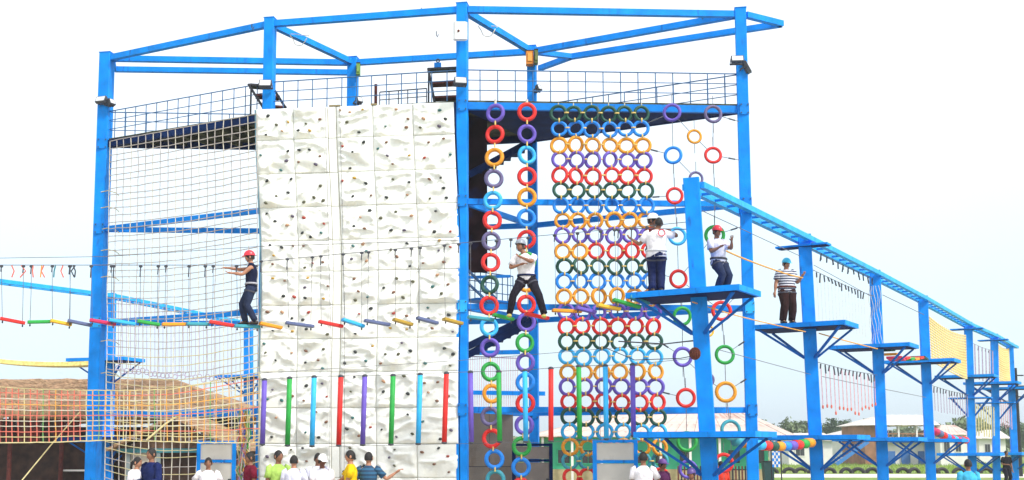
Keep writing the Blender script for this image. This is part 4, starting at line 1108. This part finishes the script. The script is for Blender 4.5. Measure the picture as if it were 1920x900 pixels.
for i in range(4):
    for j in range(9):
        x0 = lerp(a.x, b.x, i / 4); z0 = lerp(b.z, a.z, j / 9); MB().box((x0, 58 + .02 * math.sin(i * 1.7), z0), (x0 + (b.x - a.x) / 4 - .004, 58.03 + .02 * math.sin(i * 1.7), z0 + (a.z - b.z) / 9 - .004)).part('patch', WHITEW if (i + j) % 2 else BLUE2, t)
for x in (a.x - .05, b.x + .05): MB().tube([(x, 58, 0), (x, 58, a.z + .1)], .03, 6).part('pole', BLACK, t)
MB().tube([(a.x - .05, 58, a.z + .05), (b.x + .05, 58, a.z + .05)], .02, 6).part('rod', BLACK, t)
# utility pole
p = U(1912, 840, 75); t = thing('utility_pole', 'thin dark utility pole with short arms at far right edge', 'pole', (p.x, 75, 0))
pt_ = U(1912, 690, 75)
MB().tube([(p.x, 75, 0), (p.x, 75, pt_.z)], [.12, .08], 8).part('shaft', BLACK, t)
for y in (705, 725, 745): z = U(1912, y, 75).z; MB().box((p.x - .45, 74.9, z), (p.x + .45, 75.1, z + .07)).part('cross_arm', BLACK, t)

# ------------------------------------------------------------------ trees
def tree_meshes(seed, H, Wd, m):
    rnd = random.Random(seed)
    tr = MB(); tr.tube([(0, 0, 0), (.1, .05, H * .3), (0, .1, H * .55)], [.04 * H, .03 * H, .015 * H], 7)
    for k in range(6):
        a = rnd.uniform(0, 6.28); z = H * rnd.uniform(.25, .5)
        tr.tube([(0, 0, z), (math.cos(a) * Wd * .2, math.sin(a) * Wd * .2, z + H * .15), (math.cos(a) * Wd * .36, math.sin(a) * Wd * .36, z + H * .25)], [.015 * H, .01 * H, .004 * H], 5)
    cw = MB(); cl = []
    for k in range(26):
        a = rnd.uniform(0, 6.28); r_ = Wd * .42 * math.sqrt(rnd.random()); z = H * rnd.uniform(.35, .92)
        r_ *= 1 - .5 * max(0, (z / H - .6) / .35)
        cl.append((V((math.cos(a) * r_, math.sin(a) * r_, z)), rnd.uniform(.09, .17) * Wd))
    for c, r_ in cl:
        for q in range(55):
            d = V((rnd.gauss(0, 1), rnd.gauss(0, 1), rnd.gauss(0, .8))).normalized() * r_ * rnd.uniform(.5, 1.1); p = c + d
            s = .035 * Wd * rnd.uniform(.6, 1.3); u = V((rnd.gauss(0, 1), rnd.gauss(0, 1), rnd.gauss(0, 1))).normalized(); v = u.orthogonal().normalized()
            cw.add([p - u * s, p + v * s * .6, p + u * s, p - v * s * .6], [(0, 1, 2, 3)])
    return tr.mesh('trunk', BARK, True), cw.mesh('crown', m)
protos = [tree_meshes(1, 7, 8, LEAF), tree_meshes(2, 6, 9, LEAF2), tree_meshes(3, 8, 7, LEAF)]
tl_ = [(1392, 800, 150, 0), (1425, 797, 170, 1), (1450, 802, 160, 2), (1492, 792, 170, 1), (1510, 791, 190, 0), (1545, 796, 200, 1), (1572, 788, 180, 0), (1590, 790, 190, 2), (1612, 795, 200, 1), (1700, 800, 210, 1), (1768, 796, 200, 0),
       (1812, 786, 150, 1), (1835, 792, 170, 0), (1862, 798, 160, 2), (1895, 800, 165, 1), (1925, 795, 170, 0), (1040, 812, 180, 0), (1340, 806, 180, 2)]
words = ['hazy round tree beyond the tin roofed hall, leftmost', 'wide olive tree just beyond right end of the tin roof', 'small dark tree beyond right end of tin roof', 'olive tree left of second right post', 'dark round tree touching second right post', 'low olive tree right of second right post',
         'tall dark tree of the clump between second and third posts', 'narrow dark tree right side of same clump', 'olive tree next to pale roofed shed', 'olive tree behind the two storey house', 'dark tree behind the pink roofed house', 'tall olive tree behind fifth right post',
         'dark tree right of the fifth right post', 'small dark tree behind sixth post', 'olive tree behind the last right post', 'dark tree at right edge of the picture', 'dark tree glimpsed behind the tyre curtain', 'dark tree glimpsed behind hall roof near first right post']
for (px, py, Y, pi), wd_ in zip(tl_, words):
    p = U(px, py, Y); H = p.z; base_h = (7, 6, 8)[pi]; s = H / (base_h * .97)
    t = thing('tree', wd_, 'tree', (p.x, Y, 0), 'trees on the horizon')
    t.rotation_euler = (0, 0, random.uniform(0, 6)); 
    for nm, me in zip(('trunk', 'crown'), protos[pi]):
        o = bpy.data.objects.new(nm, me); col.objects.link(o); o.parent = t; o.scale = (s, s, s)
# far treeline mass
mb = MB(); rnd = random.Random(5)
for k in range(15000):
    px = rnd.uniform(-900, 2700); Y = rnd.uniform(230, 300); x = (px - CX) / F_PX * Y
    top = 2.0 + 2.2 * noise.noise(V((x * .06, 3, 0))) + 1.2 * noise.noise(V((x * .3, 7, 0)))
    z = rnd.uniform(0, max(1.2, top + 2)); s = rnd.uniform(.4, .9)
    u = V((rnd.gauss(0, 1), rnd.gauss(0, 1), rnd.gauss(0, 1))).normalized(); v = u.orthogonal().normalized(); p = V((x, Y, z))
    mb.add([p - u * s, p + v * s * .8, p + u * s, p - v * s * .8], [(0, 1, 2, 3)])
o = mb.part('treeline', LEAF2); o['kind'] = 'stuff'; tag(o, 'distant low green treeline along the horizon', 'treeline')

# ------------------------------------------------------------------ people
SKIN = mat('brown_skin', (.28, .125, .07), .6, .12, 12)
SKIN2 = mat('light_brown_skin', (.42, .20, .12), .6, .12, 12)
HAIR = mat('black_hair', (.012, .01, .01), .6, .3, 60, .5, 120)
FEAT = mat('dark_feature', (.02, .012, .01), .5)
LIP = mat('lip', (.22, .05, .045), .5)
HARN = mat('harness_webbing', (.05, .05, .07), .7)
def cloth(nm, c): return mat('cloth_' + nm, c, .95, .22, 9, .8, 14, spec=.08)
def ik(s, t, l1, l2, pole):
    s = V(s); t = V(t); d = t - s; L_ = min(d.length, (l1 + l2) * .995); dn = d.normalized(); t = s + dn * L_
    a = (l1 * l1 - l2 * l2 + L_ * L_) / (2 * L_); h = math.sqrt(max(0, l1 * l1 - a * a))
    pv = V(pole); pv = pv - dn * pv.dot(dn)
    pv = pv.normalized() if pv.length > 1e-4 else dn.orthogonal()
    return s + dn * a + pv * h, t
def skin_mesh(name, verts, edges, radii, root, m):
    me = bpy.data.meshes.new(name); me.from_pydata([tuple(v) for v in verts], edges, []); me.update()
    o = bpy.data.objects.new(name, me); col.objects.link(o)
    md = o.modifiers.new('skin', 'SKIN'); md.use_smooth_shade = True
    lay = me.skin_vertices[0].data if me.skin_vertices else None
    if lay is None:
        bpy.context.view_layer.objects.active = o; lay = me.skin_vertices[0].data
    for i, r_ in enumerate(radii): lay[i].radius = (r_, r_) if not isinstance(r_, tuple) else r_; lay[i].use_root = (i == root)
    sb = o.modifiers.new('sub', 'SUBSURF'); sb.levels = 1; sb.render_levels = 1
    dg = bpy.context.evaluated_depsgraph_get(); ev = o.evaluated_get(dg)
    nm = bpy.data.meshes.new_from_object(ev); bpy.data.objects.remove(o)
    return nm
def head_mb(k, skin_rot, c):
    mb = MB(); nu, nv = 18, 14; vs = []; fs = []
    for j in range(nv + 1):
        th = math.pi * j / nv
        for i in range(nu):
            ph = 2 * math.pi * i / nu
            x = math.sin(th) * math.cos(ph); y = math.sin(th) * math.sin(ph); z = math.cos(th)
            rx, ry, rz = .076, .096, .118
            if z < 0: rx *= 1 - .28 * (-z); ry *= 1 - .12 * (-z)
            p = V((x * rx, y * ry, z * rz))
            if y < -.5:
                p.y -= .026 * math.exp(-(x / .16) ** 2 - ((z + .12) / .18) ** 2)      # nose
                p.y += .010 * math.exp(-((abs(x) - .36) / .16) ** 2 - ((z - .1) / .12) ** 2)  # sockets
                p.y -= .006 * math.exp(-((z + .52) / .12) ** 2 - (x / .3) ** 2)
                p.y -= .008 * math.exp(-((z + .85) / .15) ** 2)
            vs.append(c + skin_rot @ (p * k))
    for j in range(nv):
        for i in range(nu): fs.append((j * nu + i, (j + 1) * nu + i, (j + 1) * nu + (i + 1) % nu, j * nu + (i + 1) % nu))
    mb.add(vs, fs)
    for sx in (-1, 1): mb.ell(c + skin_rot @ (V((sx * .078, .005, -.005)) * k), (.013 * k, .022 * k, .034 * k), 8, 6, rot=skin_rot)
    return mb
def person(foot, height, yaw, label, shirt, pants, P={}, skin=SKIN, helmet=None, cap=None, sleeve='short', hair=True, harness=False, shoes=None, group=None, ponytail=False, wide=1.17):
    k = height / 1.72; foot = V(foot); RZ = Matrix.Rotation(R(yaw), 3, 'Z')
    t = thing('person', label, 'person', foot, group)
    kr = k * wide
    def Lc(p): return foot + RZ @ (V(p) * k)
    lean = P.get('lean', (0, 0)); pel = V(P.get('pelvis', (0, 0, .95)))
    ch = pel + V((lean[0] * .6, lean[1] * .6, .30)); nb = pel + V((lean[0], lean[1], .50)); hd_off = P.get('head', (0, -.02))
    hc = nb + V((hd_off[0], hd_off[1], .19))
    side = V((1, 0, 0)); tw = P.get('twist', 0)
    sv = Matrix.Rotation(R(tw), 3, 'Z') @ side
    shL, shR = nb - sv * .205 + V((0, 0, -.055)), nb + sv * .205 + V((0, 0, -.055))
    hpL, hpR = pel + V((-.09, 0, -.04)), pel + V((.09, 0, -.04))
    hL, hR = V(P.get('hL', (-.27, -.06, .78))), V(P.get('hR', (.27, -.06, .78)))
    fL, fR = V(P.get('fL', (-.12, .02, .08))), V(P.get('fR', (.12, .02, .08)))
    eL, hL = ik(shL, hL, .29, .255, P.get('poleL', (-.3, .6, -.3))); eR, hR = ik(shR, hR, .29, .255, P.get('poleR', (.3, .6, -.3)))
    kL, fL = ik(hpL, fL, .43, .43, P.get('kpL', (-.05, -1, 0))); kR, fR = ik(hpR, fR, .43, .43, P.get('kpR', (.05, -1, 0)))
    vs = []; es = []; rs = []
    def add(p, r_, par=None):
        vs.append(Lc(p)); rs.append(r_ * (k if r_ < .03 else kr))
        if par is not None: es.append((par, len(vs) - 1))
        return len(vs) - 1
    root = add(pel, .105); c1 = add(pel.lerp(ch, .5), .105, root); c2 = add(ch, .115, c1); n0 = add(nb, .06, c2); n1 = add(nb + V((hd_off[0] * .5, hd_off[1] * .5, .08)), .048, n0); add(hc - V((0, 0, .03)), .05, n1)
    for sh, e_, h_, sg in ((shL, eL, hL, -1), (shR, eR, hR, 1)):
        a = add(sh, .05, n0 if False else c2); b = add(sh.lerp(e_, .5), .046, a); c = add(e_, .038, b); d = add(e_.lerp(h_, .45), .036, c); w = add(h_, .024, d)
        dr = (h_ - e_).normalized(); pm = h_ + dr * .05; pi_ = add(pm, .03, w)
        up = V((0, 0, 1)); sp_ = dr.cross(up)
        sp_ = sp_.normalized() if sp_.length > .2 else V((0, 1, 0))
        nrm = dr.cross(sp_).normalized(); kn = add(h_ + dr * .085, .028, pi_)
        for f in range(4):
            o = sp_ * (f - 1.5) * .02; ln_ = (.062, .074, .07, .054)[f]
            q1_ = add(h_ + dr * .105 + o, .0095, kn); q2_ = add(h_ + dr * (.105 + ln_ * .55) + o * 1.1 - nrm * .012 * sg, .009, q1_); add(h_ + dr * (.105 + ln_ * .9) + o * 1.15 - nrm * .035 * sg, .008, q2_)
        th_ = add(h_ + dr * .045 + sp_ * .045, .011, pi_); add(h_ + dr * .085 + sp_ * .062, .009, th_)
    for hp, kn_, f_ in ((hpL, kL, fL), (hpR, kR, fR)):
        a = add(hp, .085, root); b = add(hp.lerp(kn_, .5), .075, a); c = add(kn_, .055, b); d = add(kn_.lerp(f_, .35), .052, c); e_ = add(f_, .036, d); add(f_ + V((0, -.12, -.045)), .03, e_)
    bm_ = skin_mesh('body', vs, es, rs, root, skin)
    RH_ = RZ @ Matrix.Rotation(R(P.get('hyaw', 0)), 3, 'Z') @ Matrix.Rotation(R(P.get('hpitch', 0)), 3, 'X')
    cH = Lc(hc); hmb = head_mb(k * 1.1, RH_, cH)
    # join the head to the skinned body in one mesh
    hv = [tuple(v.co) for v in bm_.vertices] + hmb.v; n0_ = len(bm_.vertices)
    hf = [tuple(p.vertices) for p in bm_.polygons] + [tuple(i + n0_ for i in f) for f in hmb.f]
    mb = MB(); mb.v = hv; mb.f = hf; body = mb.part('body', skin, t, smooth=True); bpy.data.meshes.remove(bm_)
    def HP(p): return cH + RH_ @ (V(p) * k * 1.1)
    for sx in (-1, 1):
        MB().ell(HP((sx * .029, -.083, .012)), (.012 * k, .008 * k, .007 * k), 8, 5, rot=RH_).part('eye', FEAT, body)
        MB().tube([HP((sx * .014, -.092, .03)), HP((sx * .03, -.092, .035)), HP((sx * .046, -.082, .03))], .004 * k, 4).part('eyebrow', FEAT, body)
    MB().tube([HP((-.022, -.087, -.062)), HP((0, -.094, -.06)), HP((.022, -.087, -.062))], .005 * k, 5).part('mouth', LIP, body)
    if hair:
        mb = MB(); nu, nv = 16, 8; vv = []; ff = []
        for j in range(nv + 1):
            for i in range(nu):
                ph = 2 * math.pi * i / nu; fr = max(0, -math.sin(ph))
                th = (math.pi * (.62 - .27 * fr ** 2)) * j / nv
                p = V((math.sin(th) * math.cos(ph) * .085, math.sin(th) * math.sin(ph) * .104 + .008, math.cos(th) * .128)) * (1 + .03 * noise.noise(V((ph * 2, th * 5, height))))
                vv.append(HP(p))
        for j in range(nv):
            for i in range(nu): ff.append((j * nu + i, (j + 1) * nu + i, (j + 1) * nu + (i + 1) % nu, j * nu + (i + 1) % nu))
        hr = mb.add(vv, ff)
        if ponytail: hr.tube([HP((0, .1, .03)), HP((0, .15, 0)), HP((0, .16, -.1)), HP((0, .14, -.2))], [.03 * k, .035 * k, .03 * k, .01 * k], 8)
        hr.part('hair', HAIR, t, smooth=True)
    if helmet or cap:
        mb = MB(); nu, nv = 18, 7; vv = []; ff = []; sc = 1.0 if helmet else .93
        for j in range(nv + 1):
            for i in range(nu):
                ph = 2 * math.pi * i / nu; th = math.pi * .50 * j / nv
                vv.append(HP(V((math.sin(th) * math.cos(ph) * .105 * sc, math.sin(th) * math.sin(ph) * .127 * sc, math.cos(th) * (.128 if helmet else .12) + .035))))
        for j in range(nv):
            for i in range(nu): ff.append((j * nu + i, (j + 1) * nu + i, (j + 1) * nu + (i + 1) % nu, j * nu + (i + 1) % nu))
        hm = mb.add(vv, ff).part('helmet' if helmet else 'cap', helmet or cap, t, smooth=True)
        MB().add([HP((-.07, -.09, .045)), HP((.07, -.09, .045)), HP((.055, -.16 if helmet else -.19, .03)), HP((-.055, -.16 if helmet else -.19, .03)),
                  HP((-.07, -.09, .035)), HP((.07, -.09, .035)), HP((.055, -.16 if helmet else -.19, .022)), HP((-.055, -.16 if helmet else -.19, .022))],
                 [(0, 1, 2, 3), (7, 6, 5, 4), (0, 4, 5, 1), (1, 5, 6, 2), (2, 6, 7, 3), (3, 7, 4, 0)]).part('peak', helmet or cap, hm)
        if helmet:
            for sx in (-1, 1): MB().tube([HP((sx * .1, 0, .04)), HP((sx * .075, -.03, -.06)), HP((0, -.06, -.115))], .006 * k, 4).part('chin_strap', HARN, hm)
    # clothes
    sw = RZ @ sv; fw = RZ @ (Matrix.Rotation(R(tw), 3, 'Z') @ V((0, 1, 0))); sp0 = RZ @ side; fp0 = RZ @ V((0, 1, 0))
    def ring(p, rx, ry, s_=None, f_=None): return (Lc(p), rx * kr, ry * kr, s_ or sw, f_ or fw)
    mb = MB()
    hem = pel + V((0, 0, -.10 if sleeve != 'tank' else -.02))
    mb.loft([ring(hem, .172, .122, sp0, fp0), ring(pel + V((0, 0, .02)), .165, .118, sp0, fp0), ring(pel.lerp(ch, .45), .155, .112), ring(ch, .178, .125), ring(ch.lerp(nb, .45), .19, .118), ring(ch.lerp(nb, .75), .165, .098), ring(ch.lerp(nb, .95), .10, .078), ring(nb + V((0, 0, .03)), .058, .058)])
    for sh, e_, h_ in ((shL, eL, hL), (shR, eR, hR)):
        if sleeve == 'tank': mb.tube([Lc(sh + (nb - sh) * .35), Lc(sh.lerp(e_, .08))], [.075 * kr, .062 * kr], 10); continue
        end = .72 if sleeve == 'short' else 1.0
        rr_ = [.070, .068, .064, .068]; pts = [sh + (nb - sh) * .25, sh, sh.lerp(e_, .35), sh.lerp(e_, end)]
        if sleeve == 'long': pts += [e_.lerp(h_, .5), e_.lerp(h_, .95)]; rr_ += [.055, .045]
        mb.tube([Lc(p) for p in pts], [r_ * kr for r_ in rr_], 12)
    mb.v = [tuple(V(v) + V((noise.noise(V(v) * 9), noise.noise(V(v) * 9 + V((7, 0, 0))), 0)) * .012) for v in mb.v]
    mb.part('shirt', shirt, t, smooth=True)
    mb = MB()
    mb.loft([ring(pel + V((0, 0, -.12)), .165, .118, sp0, fp0), ring(pel + V((0, 0, -.05)), .17, .12, sp0, fp0), ring(pel + V((0, 0, .07)), .15, .11, sp0, fp0)])
    for hp, kn_, f_ in ((hpL, kL, fL), (hpR, kR, fR)):
        pts = [hp + V((0, 0, .02)), hp.lerp(kn_, .25), hp.lerp(kn_, .6), kn_, kn_.lerp(f_, .35), kn_.lerp(f_, .75), f_ + V((0, 0, .01))]
        mb.tube([Lc(p) for p in pts], [q * kr for q in (.098, .102, .085, .074, .072, .064, .064)], 12)
    mb.v = [tuple(V(v) + V((noise.noise(V(v) * 8), noise.noise(V(v) * 8 + V((7, 0, 0))), 0)) * .014) for v in mb.v]
    mb.part('trousers', pants, t, smooth=True)
    for f_ in (fL, fR):
        mb = MB().loft([ring(f_ + V((0, .07, -.035)), .03, .022, sp0, V((0, 0, 1))), ring(f_ + V((0, .04, -.03)), .042, .045, sp0, V((0, 0, 1))), ring(f_ + V((0, -.04, -.038)), .045, .038, sp0, V((0, 0, 1))), ring(f_ + V((0, -.12, -.05)), .048, .026, sp0, V((0, 0, 1))), ring(f_ + V((0, -.18, -.055)), .03, .018, sp0, V((0, 0, 1)))])
        mb.part('shoe', shoes or FEAT, t, smooth=True)
    if harness:
        hn = MB().loft([ring(pel + V((0, 0, .03)), .182, .136, sp0, fp0), ring(pel + V((0, 0, .075)), .180, .134, sp0, fp0)]).part('harness', harness, t, smooth=True)
        for hp, kn_ in ((hpL, kL), (hpR, kR)):
            MB().tube([Lc(hp.lerp(kn_, .2)), Lc(hp.lerp(kn_, .28))], .112 * kr, 12).part('leg_loop', HARN, hn)
    return t
JEANS = cloth('jeans', (.025, .035, .075)); NAVYT = cloth('navy_trousers', (.015, .022, .075)); BLACKT = cloth('black_trousers', (.018, .016, .025)); BROWNT = cloth('dark_brown_trousers', (.035, .016, .016))
WHITE = cloth('white_tee', (.80, .78, .83)); NAVYS = cloth('navy_tank', (.012, .016, .045)); LILAC = cloth('pale_lilac_tee', (.66, .66, .80))
REDH = mat('red_helmet', (.72, .03, .05), .3, .05); GREYHM = mat('grey_helmet', (.24, .27, .32), .35, .1); CYANH = mat('cyan_helmet', (.03, .48, .72), .3, .05); WHITEC = mat('white_cap', (.8, .8, .8), .6)
STR = band_mat('striped_knit', [(.02, .03, .08), (.70, .72, .78)], 15)
def feet(px, py, Y): return U(px, py, Y)

# climber on the plank bridge, left (faces left, arms stretched out along the cable)
person(feet(467, 609, YB), 1.58, -78, 'climber in red helmet, dark sleeveless top and jeans on plank bridge', NAVYS, JEANS,
       dict(lean=(0, .0), pelvis=(0, .03, .92), hL=(-.16, -.56, 1.36), hR=(.14, -.42, 1.20), poleL=(-.3, .2, -.3), poleR=(.2, .0, -.6), fL=(-.06, -.08, .08), fR=(.08, .14, .08), hpitch=4, head=(0, -.05)), skin=SKIN2, helmet=REDH, sleeve='tank', harness=mat('grey_harness', (.35, .35, .4), .7))
# climber in white walking on the bridge
person(feet(986, 594, 24.95), 1.68, -8, 'climber in white top, grey helmet and black trousers striding on bridge', WHITE, BLACKT,
       dict(lean=(-.03, -.06), pelvis=(.02, 0, .86), hL=(-.10, -.24, 1.12), hR=(-.06, -.22, 1.28), poleL=(-.7, .1, -.4), poleR=(.9, -.1, -.3), fL=(-.36, .02, .07), fR=(.40, .02, .05), kpL=(-.4, -1, 0), kpR=(.4, -1, 0), hyaw=-25, hpitch=-8, head=(-.09, -.03)), skin=SKIN, helmet=GREYHM, harness=NAVYT, shoes=mat('yellow_shoes', (.45, .42, .10), .6))
# climbers on the first platform
zp = ZP + .065
b1_ = lp(0, zp)
def onplat(px, py, i=0, z=zp): return HT(px, py, z)
fp = V((U(1232, 546, 24.75).x, 24.75, zp))
person(fp, 1.60, 172, 'climber in white tee and navy trousers seen from behind on first platform', WHITE, NAVYT,
       dict(lean=(.0, .02), pelvis=(0, 0, .92), hL=(-.34, -.22, 1.46), hR=(.55, -.14, 1.28), poleL=(-.9, .1, -.35), poleR=(.1, .1, -.9), hpitch=-12, head=(-.07, -.02), fL=(-.09, .02, .08), fR=(.1, .02, .08)), skin=SKIN, harness=mat('white_harness', (.6, .6, .62), .7), wide=1.36)
zc_ = U(1233, 448, 24.75); em = MB().torus((0, 0, 0), .07, .012, n=20, m=5); em.v = [(a_[0] + U(1240, 437, 24.6).x, a_[1] + 24.75 - .185, a_[2] + U(1240, 437, 24.6).z) for a_ in em.v]
em.part('back_print', mat('red_print', (.6, .06, .08), .8), bpy.data.objects['person.002'])
cable([U(1180, 428, 24.9), U(1300, 430, 24.6)], .01, ROPE_G, 'thin dark hand cable gripped by the climber in white tee')
fp2 = V((U(1225, 548, 25.1).x, 25.1, zp))
person(fp2, 1.72, 60, 'climber mostly hidden behind white tee climber, pale helmet showing', cloth('dark_red_top', (.25, .03, .03)), NAVYT, dict(pelvis=(0, 0, .93)), skin=SKIN, helmet=WHITEC, harness=HARN)
fp3 = V((U(1352, 545, 25.05).x, 25.05, zp))
person(fp3, 1.50, 30, 'climber in red helmet and pale tee leaning beside nearest right post', LILAC, JEANS,
       dict(lean=(-.14, -.10), pelvis=(.0, .06, .85), hL=(-.3, -.32, 1.12), hR=(.0, -.42, 1.28), head=(-.03, -.05), hpitch=6), skin=SKIN, helmet=REDH, harness=HARN, wide=1.34)
zp2 = zp
p2 = lp(1, zp); fx = U(1477, 605, p2.y - .1).x
person((fx, p2.y - .1, zp), 1.68, 10, 'climber in cyan helmet and striped shirt standing on second platform', STR, BROWNT,
       dict(hL=(-.36, -.02, .84), hR=(.36, -.20, 1.28), poleL=(-.5, .4, -.1), poleR=(.3, .1, -.9), hyaw=15, hpitch=8, fL=(-.13, .02, .08), fR=(.13, .02, .08)), skin=SKIN2, helmet=CYANH, harness=RUST, wide=1.5)

# people on the ground, cut by the bottom of the picture
def ground(px, py_top, Y, yaw, label, shirt, pants, P={}, **kw):
    h = U(px, py_top, Y); return person((h.x, Y, 0), h.z, yaw, label, shirt, pants, P, group='people standing on the ground', **kw)
ground(253, 861, 25.3, 70, 'woman with dark ponytail in white top facing right', WHITE, JEANS, dict(hL=(-.2, -.3, 1.05), hR=(.2, -.32, 1.08), lean=(0, -.06)), skin=SKIN2, ponytail=True)
ground(285, 845, 25.2, -35, 'man in navy long sleeved shirt facing the ponytailed woman', cloth('navy_shirt', (.012, .02, .09)), BLACKT, dict(hL=(-.2, -.25, 1.05), hR=(.2, -.25, 1.02)), sleeve='long')
ground(391, 862, 25.3, 10, 'person in white tee before the left blue framed door', WHITE, JEANS, dict(hL=(-.5, -.1, 1.12), hR=(.35, -.1, .95), poleL=(-.3, .5, -.5)), skin=SKIN)
ground(470, 852, 25.6, -60, 'person in maroon shirt beside the bundle of coloured ropes', cloth('maroon_shirt', (.16, .012, .03)), BLACKT, {}, skin=SKIN)
ground(522, 849, 25.0, 30, 'man in green polo shirt at left foot of white wall', cloth('green_polo', (.36, .55, .12)), BLACKT, dict(hyaw=15), skin=SKIN)
ground(551, 858, 24.7, 175, 'person in pale tee with red collar seen from behind', LILAC, BLACKT, dict(hL=(-.34, -.1, .9)), skin=SKIN2)
ground(596, 854, 25.9, 20, 'person in pale top half hidden behind white capped man', LILAC, BLACKT, {}, skin=SKIN)
ground(604, 858, 24.9, 25, 'man in white cap and white tee looking down', WHITE, BLACKT, dict(hpitch=10, hL=(-.32, -.1, .85)), cap=WHITEC, skin=mat('deep_brown_skin', (.13, .045, .025), .6))
ground(658, 849, 25.0, -80, 'man in yellow shirt facing left', cloth('yellow_shirt', (.78, .50, .01)), BLACKT, dict(hL=(-.1, -.38, 1.05), hR=(.12, -.30, 1.0)), skin=SKIN2)
ground(691, 852, 25.0, 168, 'man in dark teal striped shirt stretching an arm to the right', band_mat('teal_stripe_knit', [(.01, .05, .11), (.02, .12, .24), (.01, .05, .11)], 12), BLACKT, dict(hL=(-.60, -.1, 1.33), hR=(.22, -.2, 1.0), poleL=(0, 0, -1)), skin=SKIN2)
ground(1206, 852, 24.6, 165, 'person in white tee with red print, back turned, right of door', WHITE, RUST, dict(hL=(-.40, -.25, .95)), skin=SKIN)
ground(1241, 866, 26.5, 40, 'person in dark top and purple cap under first platform', cloth('plum_top', (.08, .02, .07)), BLACKT, {}, cap=mat('purple_cap', (.14, .06, .26), .7))
ground(1297, 884, 24.0, -30, 'short person in purple helmet beside nearest right post', cloth('dark_red_shirt', (.28, .03, .03)), BLACKT, {}, helmet=mat('purple_helmet', (.10, .06, .22), .4))
ground(1351, 868, 29.5, 20, 'person in red top beyond the nearest right post', cloth('red_top', (.62, .05, .03)), BLACKT, dict(hL=(-.4, -.2, 1.1)), skin=SKIN2)
ground(1815, 865, 26.0, 180, 'person in light blue shirt seen from behind at lower right', cloth('light_blue_shirt', (.06, .40, .62)), NAVYT, {}, skin=SKIN)
ground(1886, 847, 55.0, 10, 'person in all black standing by the last right post', cloth('black_shirt', (.015, .015, .02)), BLACKT, dict(hL=(-.15, -.25, 1.1)), skin=SKIN)

# ------------------------------------------------------------------ light haze in the air
hz = MB().box((-320, -12, -1), (330, 310, 13.6)).part('haze', None)
hm_ = bpy.data.materials.new('haze_air'); hm_.use_nodes = True; n_ = hm_.node_tree; n_.nodes.clear()
vo = n_.nodes.new('ShaderNodeVolumePrincipled'); vo.inputs['Color'].default_value = (.90, .95, 1, 1); vo.inputs['Density'].default_value = .0006
oo = n_.nodes.new('ShaderNodeOutputMaterial'); n_.links.new(vo.outputs[0], oo.inputs['Volume'])
hz.data.materials.append(hm_); hz['kind'] = 'stuff'; tag(hz, 'thin pale haze over the far ground and trees', 'haze')
